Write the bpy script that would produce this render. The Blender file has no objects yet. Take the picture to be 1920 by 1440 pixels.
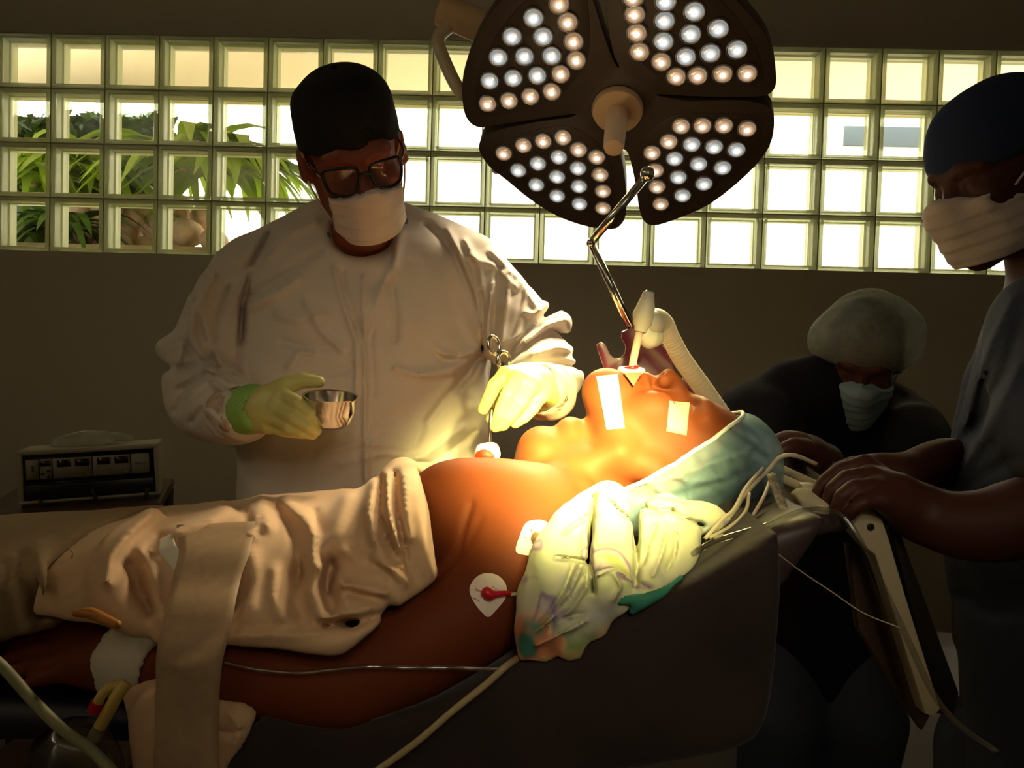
import bpy, bmesh, math, random
import numpy as np
from mathutils import Vector, Matrix
random.seed(7)
rng = np.random.default_rng(11)
SC = bpy.context.scene
COL = SC.collection
F = 1500.0
V3 = lambda *a: np.array(a, dtype=float)

# ------------------------------------------------------------ camera frame
CAM = V3(0, 0, 1.25)
_yaw, _pit, _rol = math.radians(1.5), math.radians(1.9), math.radians(1.62)
_f = V3(-math.sin(_yaw)*math.cos(_pit), math.cos(_yaw)*math.cos(_pit), -math.sin(_pit))
_r0 = V3(math.cos(_yaw), math.sin(_yaw), 0)
_u0 = np.cross(_r0, _f)
_r = _r0*math.cos(_rol) + _u0*math.sin(_rol)
_u = _u0*math.cos(_rol) - _r0*math.sin(_rol)

def ray(px, py):
    return _r*((px-960)/F) - _u*((py-720)/F) + _f

def A(px, py, Y):
    """world point at depth Y (metres behind the lens) seen at a photo position"""
    d = ray(px, py)
    return CAM + d*(Y/d[1])

def M(rpx, Y):
    return rpx*Y/F

def on_plane(px, py, c, n):
    d = ray(px, py)
    t = np.dot(np.asarray(c)-CAM, n)/np.dot(d, n)
    return CAM + d*t

# ------------------------------------------------------------ materials
MATS = {}
def sock(n, *names):
    for k in names:
        if k in n.inputs: return n.inputs[k]

def mat(name, col, rough=.6, metal=0., spec=.5, bump=None, sheen=0., coat=0., emis=None, trans=0., ior=1.45, vary=None, alpha=1., sss=0., transl=0.):
    """bump=(scale,strength,distance[,detail]) noise bump; vary=(scale,amount) mottled colour"""
    if name in MATS: return MATS[name]
    m = bpy.data.materials.new(name); m.use_nodes = True
    nt = m.node_tree; nt.nodes.clear()
    out = nt.nodes.new('ShaderNodeOutputMaterial')
    b = nt.nodes.new('ShaderNodeBsdfPrincipled')
    b.inputs['Base Color'].default_value = (*col, 1)
    b.inputs['Roughness'].default_value = rough
    b.inputs['Metallic'].default_value = metal
    sock(b, 'Specular IOR Level', 'Specular').default_value = spec
    b.inputs['IOR'].default_value = ior
    if sheen: sock(b, 'Sheen Weight').default_value = sheen
    if coat:
        sock(b, 'Coat Weight').default_value = coat; sock(b, 'Coat Roughness').default_value = .03
    if trans: sock(b, 'Transmission Weight').default_value = trans
    if alpha < 1: b.inputs['Alpha'].default_value = alpha
    if sss:
        sock(b, 'Subsurface Weight').default_value = sss
        sock(b, 'Subsurface Radius').default_value = (.03, .012, .006); sock(b, 'Subsurface Scale').default_value = .25
    if emis:
        sock(b, 'Emission Color').default_value = (*emis[0], 1); sock(b, 'Emission Strength').default_value = emis[1]
    tc = nt.nodes.new('ShaderNodeTexCoord')
    if bump:
        nz = nt.nodes.new('ShaderNodeTexNoise'); nz.inputs['Scale'].default_value = bump[0]
        nz.inputs['Detail'].default_value = bump[3] if len(bump) > 3 else 4
        if len(bump) > 4: nz.noise_type = 'RIDGED_MULTIFRACTAL'; nz.inputs['Distortion'].default_value = .6; nz.inputs['Roughness'].default_value = .45
        nt.links.new(tc.outputs['Object'], nz.inputs['Vector'])
        bp = nt.nodes.new('ShaderNodeBump'); bp.inputs['Strength'].default_value = bump[1]; bp.inputs['Distance'].default_value = bump[2]
        nt.links.new(nz.outputs['Fac'], bp.inputs['Height']); nt.links.new(bp.outputs['Normal'], b.inputs['Normal'])
    if vary:
        n2 = nt.nodes.new('ShaderNodeTexNoise'); n2.inputs['Scale'].default_value = vary[0]; n2.inputs['Detail'].default_value = 5
        nt.links.new(tc.outputs['Object'], n2.inputs['Vector'])
        cr = nt.nodes.new('ShaderNodeValToRGB')
        a = vary[1]
        cr.color_ramp.elements[0].position = .3; cr.color_ramp.elements[1].position = .7
        cr.color_ramp.elements[0].color = (*[c*(1-a) for c in col], 1); cr.color_ramp.elements[1].color = (*[min(1, c*(1+a)) for c in col], 1)
        nt.links.new(n2.outputs['Fac'], cr.inputs['Fac']); nt.links.new(cr.outputs['Color'], b.inputs['Base Color'])
    last = b.outputs[0]
    if transl:
        tr = nt.nodes.new('ShaderNodeBsdfTranslucent'); tr.inputs['Color'].default_value = (*col, 1)
        mx = nt.nodes.new('ShaderNodeMixShader'); mx.inputs[0].default_value = transl
        nt.links.new(last, mx.inputs[1]); nt.links.new(tr.outputs[0], mx.inputs[2]); last = mx.outputs[0]
    nt.links.new(last, out.inputs['Surface'])
    MATS[name] = m
    return m

def pane_mat(name, tint, refl=.06, rough=.02, bump=None):
    """clear thin sheet: lets light straight through with a weak mirror on top"""
    if name in MATS: return MATS[name]
    m = bpy.data.materials.new(name); m.use_nodes = True
    nt = m.node_tree; nt.nodes.clear()
    out = nt.nodes.new('ShaderNodeOutputMaterial')
    t = nt.nodes.new('ShaderNodeBsdfTransparent'); t.inputs['Color'].default_value = (*tint, 1)
    g = nt.nodes.new('ShaderNodeBsdfGlossy'); g.inputs['Roughness'].default_value = rough
    mx = nt.nodes.new('ShaderNodeMixShader'); mx.inputs[0].default_value = refl
    nt.links.new(t.outputs[0], mx.inputs[1]); nt.links.new(g.outputs[0], mx.inputs[2]); nt.links.new(mx.outputs[0], out.inputs['Surface'])
    MATS[name] = m
    return m

def film_mat(name, col, opac, rough=.5):
    """thin non-woven film: partly see-through, diffuse and translucent"""
    if name in MATS: return MATS[name]
    m = bpy.data.materials.new(name); m.use_nodes = True
    nt = m.node_tree; nt.nodes.clear()
    out = nt.nodes.new('ShaderNodeOutputMaterial')
    t = nt.nodes.new('ShaderNodeBsdfTransparent')
    b = nt.nodes.new('ShaderNodeBsdfPrincipled'); b.inputs['Base Color'].default_value = (*col, 1); b.inputs['Roughness'].default_value = rough
    tl = nt.nodes.new('ShaderNodeBsdfTranslucent'); tl.inputs['Color'].default_value = (*col, 1)
    m1 = nt.nodes.new('ShaderNodeMixShader'); m1.inputs[0].default_value = .35
    nt.links.new(b.outputs[0], m1.inputs[1]); nt.links.new(tl.outputs[0], m1.inputs[2])
    tc = nt.nodes.new('ShaderNodeTexCoord'); nz = nt.nodes.new('ShaderNodeTexNoise'); nz.inputs['Scale'].default_value = 34; nz.inputs['Detail'].default_value = 5; nz.inputs['Distortion'].default_value = 1.2
    nt.links.new(tc.outputs['Object'], nz.inputs['Vector'])
    mr = nt.nodes.new('ShaderNodeMapRange'); mr.inputs['From Min'].default_value = .3; mr.inputs['From Max'].default_value = .7
    mr.inputs['To Min'].default_value = max(0, opac-.07); mr.inputs['To Max'].default_value = min(1, opac+.07)
    nt.links.new(nz.outputs['Fac'], mr.inputs['Value'])
    mx = nt.nodes.new('ShaderNodeMixShader'); nt.links.new(mr.outputs[0], mx.inputs[0])
    nt.links.new(t.outputs[0], mx.inputs[1]); nt.links.new(m1.outputs[0], mx.inputs[2]); nt.links.new(mx.outputs[0], out.inputs['Surface'])
    MATS[name] = m
    return m

def emit_mat(name, col, s):
    if name in MATS: return MATS[name]
    m = bpy.data.materials.new(name); m.use_nodes = True
    nt = m.node_tree; nt.nodes.clear()
    out = nt.nodes.new('ShaderNodeOutputMaterial'); e = nt.nodes.new('ShaderNodeEmission')
    e.inputs[0].default_value = (*col, 1); e.inputs[1].default_value = s
    nt.links.new(e.outputs[0], out.inputs['Surface'])
    try: m.cycles.emission_sampling = 'NONE'
    except Exception: pass
    MATS[name] = m
    return m

def srgb(r, g, b):
    f = lambda c: (c/255/12.92) if c/255 <= .04045 else ((c/255+.055)/1.055)**2.4
    return (f(r), f(g), f(b))

# ------------------------------------------------------------ objects
ROOTLOC = {}
def thing(name, label, cat, loc, group=None):
    o = bpy.data.objects.new(name, None); COL.objects.link(o)
    o.location = loc; o.empty_display_size = .05
    o['label'] = label; o['category'] = cat
    if group: o['group'] = group
    ROOTLOC[o.name] = V3(*loc)
    return o

def tag(o, label, cat, group=None, kind=None):
    o['label'] = label; o['category'] = cat
    if group: o['group'] = group
    if kind: o['kind'] = kind
    return o

def mesh_obj(name, vf, m, parent=None, smooth=True, origin=None, sharp=None, mats=None, fmat=None, label=None):
    """vf: (verts, faces) in world space (or a list of them joined) -> ONE object"""
    if isinstance(vf, list): vf = join(*vf)
    v, f = vf
    v = np.asarray(v, float)
    if parent is not None and parent.name in ROOTLOC: org = ROOTLOC[parent.name]
    elif origin is not None: org = np.asarray(origin, float)
    else: org = V3((v[:,0].min()+v[:,0].max())/2, (v[:,1].min()+v[:,1].max())/2, v[:,2].min())
    me = bpy.data.meshes.new(name)
    vv = v - org
    me.vertices.add(len(vv)); me.vertices.foreach_set('co', vv.astype(np.float32).ravel())
    if isinstance(f, np.ndarray):
        n, k = f.shape
        me.loops.add(n*k); me.loops.foreach_set('vertex_index', f.astype(np.int32).ravel())
        me.polygons.add(n); me.polygons.foreach_set('loop_start', np.arange(0, n*k, k, dtype=np.int32))
    else:
        tot = sum(len(q) for q in f)
        me.loops.add(tot); me.loops.foreach_set('vertex_index', np.fromiter((i for q in f for i in q), dtype=np.int32, count=tot))
        st = np.cumsum([0]+[len(q) for q in f])[:-1].astype(np.int32)
        me.polygons.add(len(f)); me.polygons.foreach_set('loop_start', st)
    me.update(calc_edges=True); me.validate()
    for x in (mats or [m]): me.materials.append(x)
    if fmat is not None: me.polygons.foreach_set('material_index', np.asarray(fmat, np.int32))
    if smooth:
        me.polygons.foreach_set('use_smooth', np.ones(len(me.polygons), bool))
        if sharp is not None:
            me.set_sharp_from_angle(angle=math.radians(sharp))
    o = bpy.data.objects.new(name, me); COL.objects.link(o)
    if parent is not None:
        o.parent = parent
        ROOTLOC[o.name] = org
    else:
        o.location = org; ROOTLOC[o.name] = org
    if label: o['label'] = label
    return o

def join(*parts):
    V, Fc, b = [], [], 0
    for v, f in parts:
        v = np.asarray(v, float); V.append(v)
        if isinstance(f, np.ndarray): f = f.tolist()
        Fc += [tuple(i+b for i in q) for q in f]; b += len(v)
    return np.concatenate(V), Fc

def xf(vf, Mx):
    v, f = vf
    Mx = np.asarray(Mx, float)
    return np.asarray(v) @ Mx[:3,:3].T + Mx[:3,3], f

def box(c, s, bev=0.0, seg=2, R=None):
    bm = bmesh.new(); bmesh.ops.create_cube(bm, size=1)
    for v in bm.verts: v.co = Vector((v.co.x*s[0], v.co.y*s[1], v.co.z*s[2]))
    if bev > 0: bmesh.ops.bevel(bm, geom=list(bm.edges), offset=bev, segments=seg, affect='EDGES', profile=.5)
    v = np.array([q.co[:] for q in bm.verts]); f = [tuple(q.index for q in p.verts) for p in bm.faces]
    bm.free()
    if R is not None: v = v @ np.asarray(R).T
    return v + np.asarray(c, float), f

def catmull(P, n=8, closed=False):
    P = np.asarray(P, float)
    if len(P) < 3: 
        t = np.linspace(0, 1, n+1)[:,None]
        return P[0]*(1-t)+P[1]*t
    if closed: Q = np.vstack([P[-1], P, P[0], P[1]])
    else: Q = np.vstack([2*P[0]-P[1], P, 2*P[-1]-P[-2]])
    out = []
    for i in range(1, len(Q)-2):
        p0, p1, p2, p3 = Q[i-1], Q[i], Q[i+1], Q[i+2]
        for k in range(n):
            t = k/n
            out.append(.5*((2*p1)+(-p0+p2)*t+(2*p0-5*p1+4*p2-p3)*t*t+(-p0+3*p1-3*p2+p3)*t**3))
    if not closed: out.append(Q[-2])
    return np.array(out)

def tube(P, r, sides=12, n=8, closed=False, smooth=True, flat=None):
    """round tube through P; r a number or one radius per point; flat=(a,b) squashes the section"""
    P = np.asarray(P, float)
    rr = np.full(len(P), r, float) if np.isscalar(r) else np.asarray(r, float)
    if smooth:
        C = catmull(P, n, closed)
        if closed: rp = np.interp(np.linspace(0, len(P), len(C), endpoint=False), np.arange(len(P)+1), np.append(rr, rr[0]))
        else: rp = np.interp(np.linspace(0, len(P)-1, len(C)), np.arange(len(P)), rr)
    else: C, rp = P, rr
    m = len(C)
    T = np.roll(C, -1, 0)-np.roll(C, 1, 0)
    if not closed: T[0] = C[1]-C[0]; T[-1] = C[-1]-C[-2]
    T /= np.linalg.norm(T, axis=1)[:,None]+1e-12
    up = V3(0, 0, 1) if abs(T[0][2]) < .9 else V3(0, 1, 0)
    N = np.cross(T[0], up); N /= np.linalg.norm(N)
    V = []
    a = np.linspace(0, 2*math.pi, sides, endpoint=False)
    for i in range(m):
        N = N - T[i]*np.dot(N, T[i]); N /= np.linalg.norm(N)
        B = np.cross(T[i], N)
        fa, fb = flat or (1, 1)
        V.append(C[i] + rp[i]*(fa*np.cos(a)[:,None]*N + fb*np.sin(a)[:,None]*B))
    V = np.concatenate(V); Fc = []
    for i in range(m if closed else m-1):
        j = (i+1) % m
        for k in range(sides):
            l = (k+1) % sides
            Fc.append((i*sides+k, i*sides+l, j*sides+l, j*sides+k))
    if not closed:
        Fc.append(tuple(range(sides-1, -1, -1))); Fc.append(tuple((m-1)*sides+k for k in range(sides)))
    return V, Fc

def frame_of(d):
    d = np.asarray(d, float); d = d/np.linalg.norm(d)
    up = V3(0, 0, 1) if abs(d[2]) < .95 else V3(1, 0, 0)
    x = np.cross(up, d); x /= np.linalg.norm(x); y = np.cross(d, x)
    return np.stack([x, y, d], 1)

def lathe(prof, c, axis=(0, 0, 1), sides=32, caps=True):
    """prof: list of (radius, height along axis)"""
    R = frame_of(axis); a = np.linspace(0, 2*math.pi, sides, endpoint=False)
    V, Fc = [], []
    for r, h in prof:
        V.append(np.stack([r*np.cos(a), r*np.sin(a), np.full(sides, h)], 1))
    V = np.concatenate(V) @ R.T + np.asarray(c, float)
    for i in range(len(prof)-1):
        for k in range(sides):
            l = (k+1) % sides
            Fc.append((i*sides+k, i*sides+l, (i+1)*sides+l, (i+1)*sides+k))
    if caps:
        Fc.append(tuple(range(sides-1, -1, -1))); Fc.append(tuple((len(prof)-1)*sides+k for k in range(sides)))
    return V, Fc

def ball(c, r, sides=20, R=None):
    r = np.full(3, r, float) if np.isscalar(r) else np.asarray(r, float)
    V, Fc = lathe([(math.sin(t)+1e-4, -math.cos(t)) for t in np.linspace(0.02, math.pi-.02, sides//2+1)], (0,0,0), sides=sides)
    V = V*r
    if R is not None: V = V @ np.asarray(R).T
    return V+np.asarray(c, float), Fc

def prism(P, ext, bev=0.0, seg=2):
    """closed outline P (3-D, planar) pushed along ext, optional rounded rims"""
    bm = bmesh.new()
    vs = [bm.verts.new(p) for p in P]
    f = bm.faces.new(vs)
    r = bmesh.ops.extrude_face_region(bm, geom=[f])
    nv = [e for e in r['geom'] if isinstance(e, bmesh.types.BMVert)]
    for v in nv: v.co += Vector(ext)
    bmesh.ops.recalc_face_normals(bm, faces=bm.faces)
    if bev > 0:
        ed = [e for e in bm.edges if len(e.link_faces) == 2 and e.calc_face_angle(0) > .9 and any(len(q.verts) > 4 for q in e.link_faces)]
        bmesh.ops.bevel(bm, geom=ed, offset=bev, segments=seg, affect='EDGES', profile=.5, clamp_overlap=True)
    bmesh.ops.triangulate(bm, faces=[q for q in bm.faces if len(q.verts) > 4])
    bm.verts.index_update()
    v = np.array([q.co[:] for q in bm.verts]); fc = [tuple(q.index for q in p.verts) for p in bm.faces]
    bm.free()
    return v, fc

# ------------------------------------------------------------ distance-field sculpting
class Sculpt:
    """bodies, hands and cloth are sculpted as one continuous surface from blended volumes"""
    def __init__(s): s.ops = []; s.post = []; s.lo = np.full(3, 1e9); s.hi = np.full(3, -1e9)
    def _grow(s, lo, hi): s.lo = np.minimum(s.lo, lo); s.hi = np.maximum(s.hi, hi)
    def add(s, fn, lo=None, hi=None, k=.01, op='u'):
        s.ops.append((fn, k, op))
        if lo is not None and op == 'u': s._grow(np.asarray(lo), np.asarray(hi))
        return s
    def cap(s, a, b, ra, rb=None, k=.01, op='u'):
        a = np.asarray(a, float); b = np.asarray(b, float); rb = ra if rb is None else rb
        ab = b-a; L = max(float(ab@ab), 1e-12)
        def fn(x, y, z):
            px, py, pz = x-a[0], y-a[1], z-a[2]
            t = np.clip((px*ab[0]+py*ab[1]+pz*ab[2])/L, 0, 1)
            return np.sqrt((px-t*ab[0])**2+(py-t*ab[1])**2+(pz-t*ab[2])**2)-(ra+(rb-ra)*t)
        r = max(ra, rb)
        return s.add(fn, np.minimum(a, b)-r, np.maximum(a, b)+r, k, op)
    def chain(s, P, R, k=.01, op='u', n=0):
        P = np.asarray(P, float)
        R = np.full(len(P), R, float) if np.isscalar(R) else np.asarray(R, float)
        if n:
            C = catmull(P, n); R = np.interp(np.linspace(0, len(P)-1, len(C)), np.arange(len(P)), R); P = C
        fns = []
        def mk(a, b, ra, rb):
            ab = b-a; L = max(float(ab@ab), 1e-12)
            def fn(x, y, z):
                px, py, pz = x-a[0], y-a[1], z-a[2]
                t = np.clip((px*ab[0]+py*ab[1]+pz*ab[2])/L, 0, 1)
                return np.sqrt((px-t*ab[0])**2+(py-t*ab[1])**2+(pz-t*ab[2])**2)-(ra+(rb-ra)*t)
            return fn
        for i in range(len(P)-1): fns.append(mk(P[i], P[i+1], R[i], R[i+1]))
        def fn(x, y, z):
            d = fns[0](x, y, z)
            for g in fns[1:]: d = np.minimum(d, g(x, y, z))
            return d
        r = R.max()
        return s.add(fn, P.min(0)-r, P.max(0)+r, k, op)
    def ell(s, c, r, R=None, k=.01, op='u'):
        c = np.asarray(c, float); r = np.full(3, r, float) if np.isscalar(r) else np.asarray(r, float)
        R = None if R is None else np.asarray(R, float)
        def fn(x, y, z):
            px, py, pz = x-c[0], y-c[1], z-c[2]
            if R is not None:
                px, py, pz = (R[0,0]*px+R[1,0]*py+R[2,0]*pz, R[0,1]*px+R[1,1]*py+R[2,1]*pz, R[0,2]*px+R[1,2]*py+R[2,2]*pz)
            k0 = np.sqrt((px/r[0])**2+(py/r[1])**2+(pz/r[2])**2)
            k1 = np.sqrt((px/r[0]**2)**2+(py/r[1]**2)**2+(pz/r[2]**2)**2)
            return k0*(k0-1)/(k1+1e-9)
        m = r.max() if R is not None else r
        return s.add(fn, c-m, c+m, k, op)
    def rbox(s, c, h, rad, R=None, k=.01, op='u'):
        c = np.asarray(c, float); h = np.asarray(h, float); R = None if R is None else np.asarray(R, float)
        def fn(x, y, z):
            px, py, pz = x-c[0], y-c[1], z-c[2]
            if R is not None:
                px, py, pz = (R[0,0]*px+R[1,0]*py+R[2,0]*pz, R[0,1]*px+R[1,1]*py+R[2,1]*pz, R[0,2]*px+R[1,2]*py+R[2,2]*pz)
            qx, qy, qz = np.abs(px)-h[0]+rad, np.abs(py)-h[1]+rad, np.abs(pz)-h[2]+rad
            return np.sqrt(np.maximum(qx, 0)**2+np.maximum(qy, 0)**2+np.maximum(qz, 0)**2)+np.minimum(np.maximum(qx, np.maximum(qy, qz)), 0)-rad
        m = np.full(3, np.linalg.norm(h)) if R is not None else h
        return s.add(fn, c-m, c+m, k, op)
    def loft(s, ax, st, k=.01, op='u', p=2.0):
        """st rows: (t along axis ax, centre u, centre v, half u, half v)"""
        st = np.array(sorted(map(tuple, st))); t = st[:,0]
        tt = np.linspace(t[0], t[-1], 60)
        sm = []
        for j in range(1, 5):
            w = np.interp(tt, t, st[:,j])
            for _ in range(3): w[1:-1] = (w[:-2]+2*w[1:-1]+w[2:])/4
            sm.append(w)
        def fn(x, y, z):
            q = (x, y, z); u, v = [q[i] for i in range(3) if i != ax]; w = q[ax]
            cu, cv, hu, hv = [np.interp(w, tt, g) for g in sm]
            r = (np.abs((u-cu)/hu)**p+np.abs((v-cv)/hv)**p)**(1/p)
            d = (r-1)*np.minimum(hu, hv)
            e = np.maximum(t[0]-w, w-t[-1])
            return np.where(e > 0, np.sqrt(np.maximum(d, 0)**2+e**2), np.maximum(d, e))
        lo = np.zeros(3); hi = np.zeros(3); o = [i for i in range(3) if i != ax]
        lo[ax], hi[ax] = t[0], t[-1]
        lo[o[0]], hi[o[0]] = (st[:,1]-st[:,3]).min(), (st[:,1]+st[:,3]).max()
        lo[o[1]], hi[o[1]] = (st[:,2]-st[:,4]).min(), (st[:,2]+st[:,4]).max()
        return s.add(fn, lo, hi, k, op)
    def sub(s, other, off=0., k=.002):
        s.ops.append((lambda x, y, z: other.ev(x, y, z)-off, k, 's')); return s
    def inter(s, fn, k=.002):
        s.ops.append((fn, k, 'i')); return s
    def half(s, p, n, k=.002):
        """keep the side the normal n points away from"""
        p = np.asarray(p, float); n = np.asarray(n, float); n = n/np.linalg.norm(n)
        return s.inter(lambda x, y, z: (x-p[0])*n[0]+(y-p[1])*n[1]+(z-p[2])*n[2], k)
    def disp(s, fn): s.post.append(fn); return s
    def ev(s, x, y, z):
        d = None
        for fn, k, op in s.ops:
            e = fn(x, y, z)
            if d is None: d = e; continue
            if op == 'u':
                h = np.maximum(k-np.abs(d-e), 0)/k; d = np.minimum(d, e)-h*h*k*.25
            elif op == 's':
                e = -e; h = np.maximum(k-np.abs(d-e), 0)/k; d = np.maximum(d, e)+h*h*k*.25
            else:
                h = np.maximum(k-np.abs(d-e), 0)/k; d = np.maximum(d, e)+h*h*k*.25
        if s.post:
            if d.size > 64:
                X, Y, Z = np.broadcast_arrays(x, y, z); m = np.abs(d) < .05
                if m.any():
                    X, Y, Z = X[m], Y[m], Z[m]; e = d[m]
                    for fn in s.post: e = e+fn(X, Y, Z)
                    d = d.copy(); d[m] = e
            else:
                for fn in s.post: d = d+fn(x, y, z)
        return d
    def mesh(s, h, pad=.02, smooth=1, lo=None, hi=None):
        lo = s.lo-pad if lo is None else np.asarray(lo, float); hi = s.hi+pad if hi is None else np.asarray(hi, float)
        n = np.ceil((hi-lo)/h).astype(int)+2
        D = np.empty(n, np.float32)
        Bk = 20
        ax = [lo[i]+h*np.arange(n[i]) for i in range(3)]
        half = Bk*h*.5*1.75
        for i in range(0, n[0], Bk):
            for j in range(0, n[1], Bk):
                for k in range(0, n[2], Bk):
                    X, Y, Z = ax[0][i:i+Bk], ax[1][j:j+Bk], ax[2][k:k+Bk]
                    c = float(s.ev(np.array([X.mean()]), np.array([Y.mean()]), np.array([Z.mean()]))[0])
                    if abs(c) > half*1.25+.02: D[i:i+Bk, j:j+Bk, k:k+Bk] = c; continue
                    D[i:i+Bk, j:j+Bk, k:k+Bk] = s.ev(X[:,None,None], Y[None,:,None], Z[None,None,:])
        return nets(D, lo, h, smooth)

def nets(D, lo, h, smooth=1):
    S = D < 0
    nx, ny, nz = D.shape
    cs = [(0,0,0),(1,0,0),(0,1,0),(1,1,0),(0,0,1),(1,0,1),(0,1,1),(1,1,1)]
    cnt = np.zeros((nx-1, ny-1, nz-1), np.int8)
    for a, b, c in cs: cnt += S[a:nx-1+a, b:ny-1+b, c:nz-1+c]
    act = (cnt > 0) & (cnt < 8)
    I = np.argwhere(act)
    idx = np.full(act.shape, -1, np.int64); idx[act] = np.arange(len(I))
    val = np.stack([D[I[:,0]+a, I[:,1]+b, I[:,2]+c] for a, b, c in cs], 1)
    P = np.zeros((len(I), 3)); w = np.zeros(len(I))
    C = np.array(cs, float)
    for i in range(8):
        for j in range(i+1, 8):
            if np.abs(C[i]-C[j]).sum() != 1: continue
            m = (val[:,i] < 0) != (val[:,j] < 0)
            t = val[m,i]/(val[m,i]-val[m,j])
            P[m] += C[i]+(C[j]-C[i])*t[:,None]; w[m] += 1
    P = P/w[:,None]
    V = lo+h*(I+P)
    Q = []
    for ax in range(3):
        o = [i for i in range(3) if i != ax]
        sl0 = [slice(1, -1)]*3; sl1 = [slice(1, -1)]*3
        sl0[ax] = slice(0, -1); sl1[ax] = slice(1, None)
        a, b = S[tuple(sl0)], S[tuple(sl1)]
        E = np.argwhere(a != b)
        ins = a[tuple(E.T)]
        base = E.copy(); base[:,o[0]] += 1; base[:,o[1]] += 1
        def cell(du, dv):
            q = base.copy(); q[:,o[0]] -= du; q[:,o[1]] -= dv
            return idx[q[:,0], q[:,1], q[:,2]]
        q = np.stack([cell(0, 0), cell(1, 0), cell(1, 1), cell(0, 1)], 1)
        flip = ins if ax != 1 else ~ins
        q[~flip] = q[~flip][:, ::-1]
        Q.append(q)
    Q = np.concatenate(Q); Q = Q[(Q >= 0).all(1)]
    for _ in range(smooth):
        acc = np.zeros_like(V); n = np.zeros(len(V))
        for a, b in ((0,1),(1,2),(2,3),(3,0)):
            np.add.at(acc, Q[:,a], V[Q[:,b]]); np.add.at(acc, Q[:,b], V[Q[:,a]])
            np.add.at(n, Q[:,a], 1); np.add.at(n, Q[:,b], 1)
        V = V*.5+.5*acc/np.maximum(n, 1)[:,None]
    return V, Q

def seg_dist(u, v, P):
    """distance in a plane from points (u,v) to polyline P (list of 2-D)"""
    d = None
    for (a, b), (c, e) in zip(P[:-1], P[1:]):
        du, dv = c-a, e-b; L = du*du+dv*dv+1e-12
        t = np.clip(((u-a)*du+(v-b)*dv)/L, 0, 1)
        q = (u-a-t*du)**2+(v-b-t*dv)**2
        d = q if d is None else np.minimum(d, q)
    return np.sqrt(d)

def folds(lines, Y):
    """raised/sunk soft creases. lines: (photo polyline, width px, height m); seen against depth Y"""
    L = []
    for pts, w, hgt in lines:
        P = [A(px, py, Y) for px, py in pts]
        L.append(([(p[0], p[2]) for p in P], w*Y/F, hgt))
    def fn(x, y, z):
        x, z = np.broadcast_arrays(x, z) if False else (x, z)
        k = Y/np.maximum(y, .2)                         # follow the sight lines to the reference depth
        u = x*k; v = (z-CAM[2])*k+CAM[2]
        d = 0
        for P, w, hgt in L:
            q = seg_dist(u, v, P)/w
            d = d-hgt*np.exp(-q*q)
        return d
    return fn

def ripple(amp, sc, seed=0):
    r = np.random.default_rng(seed)
    K = [(r.normal(size=3), r.uniform(0, 6.28), 1/(1+.6*i)) for i in range(5)]
    def fn(x, y, z):
        d = 0
        wx = .02*np.sin(17*z+2+11*x); wz = .02*np.sin(13*x+1+9*y)
        for i, (k, ph, a) in enumerate(K):
            k = k/np.linalg.norm(k)*sc*(1+.55*i)
            d = d+a*np.sin(k[0]*(x+wx)+k[1]*y+k[2]*(z+wz)+ph)
        return d*amp*.5
    return fn
LAMP_W, LAMP_CONE, LAMP_COL = 30, 32, (1, .87, .27)
SPILL_W, SPILL_CONE, SPILL_COL = 27, 47, (1, .80, .50)
BEAM2_W, BEAM2_CONE = 620, 11.5
SPILL2_W, SPILL2_CONE = 4.4, 44
SPILL2_COL = (1, .84, .60)
SUN_W, SKY_W = 12.0, 4.0
# ============================================================ room shell
def struct(name, vf, m, **kw):
    o = mesh_obj(name, vf, m, smooth=kw.pop('smooth', False), **kw); o['kind'] = 'structure'; return o

WALL = mat('wall_paint', srgb(214, 204, 184), rough=.45, coat=.25, bump=(60, .03, .002))
WALLS = mat('side_paint', srgb(200, 190, 168), rough=.6)
CEIL = mat('ceiling_paint', srgb(205, 196, 176), rough=.8)
FLOORM = mat('vinyl_floor', srgb(120, 105, 85), rough=.35, vary=(4, .1))
WY = 2.93
p0 = A(92, 268, WY); p1 = A(1542, 290, WY)
PITCH = .2; PX = (p1[0]-p0[0])/14
top = (A(960, 76, WY)[2]); bot = top-4*PITCH
col0 = p0[0]-2*PX; NC = 21
xr0, xr1 = col0, col0+NC*PX
RX0, RX1, RY0, CZ = -2.9, 3.1, -2.4, 3.0
TH = .16
struct('wall_back', [box(((RX0+RX1)/2, WY+TH/2, (bot)/2), (RX1-RX0, TH, bot)),
                     box(((RX0+RX1)/2, WY+TH/2, (top+CZ)/2), (RX1-RX0, TH, CZ-top)),
                     box(((RX0+xr0)/2, WY+TH/2, (bot+top)/2), (xr0-RX0, TH, top-bot)),
                     box(((RX1+xr1)/2, WY+TH/2, (bot+top)/2), (RX1-xr1, TH, top-bot))], WALL)
struct('wall_left', box((RX0-.06, (RY0+WY)/2, CZ/2), (.12, WY-RY0+.3, CZ)), WALLS)
struct('wall_right', box((RX1+.06, (RY0+WY)/2, CZ/2), (.12, WY-RY0+.3, CZ)), WALLS)
struct('wall_front', box(((RX0+RX1)/2, RY0-.06, CZ/2), (RX1-RX0+.2, .12, CZ)), WALLS)
struct('floor', box(((RX0+RX1)/2, (RY0+WY)/2, -.05), (RX1-RX0+.3, WY-RY0+.4, .1)), FLOORM)
struct('ceiling', box(((RX0+RX1)/2, (RY0+WY)/2, CZ+.05), (RX1-RX0+.3, WY-RY0+.4, .1)), CEIL)

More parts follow.
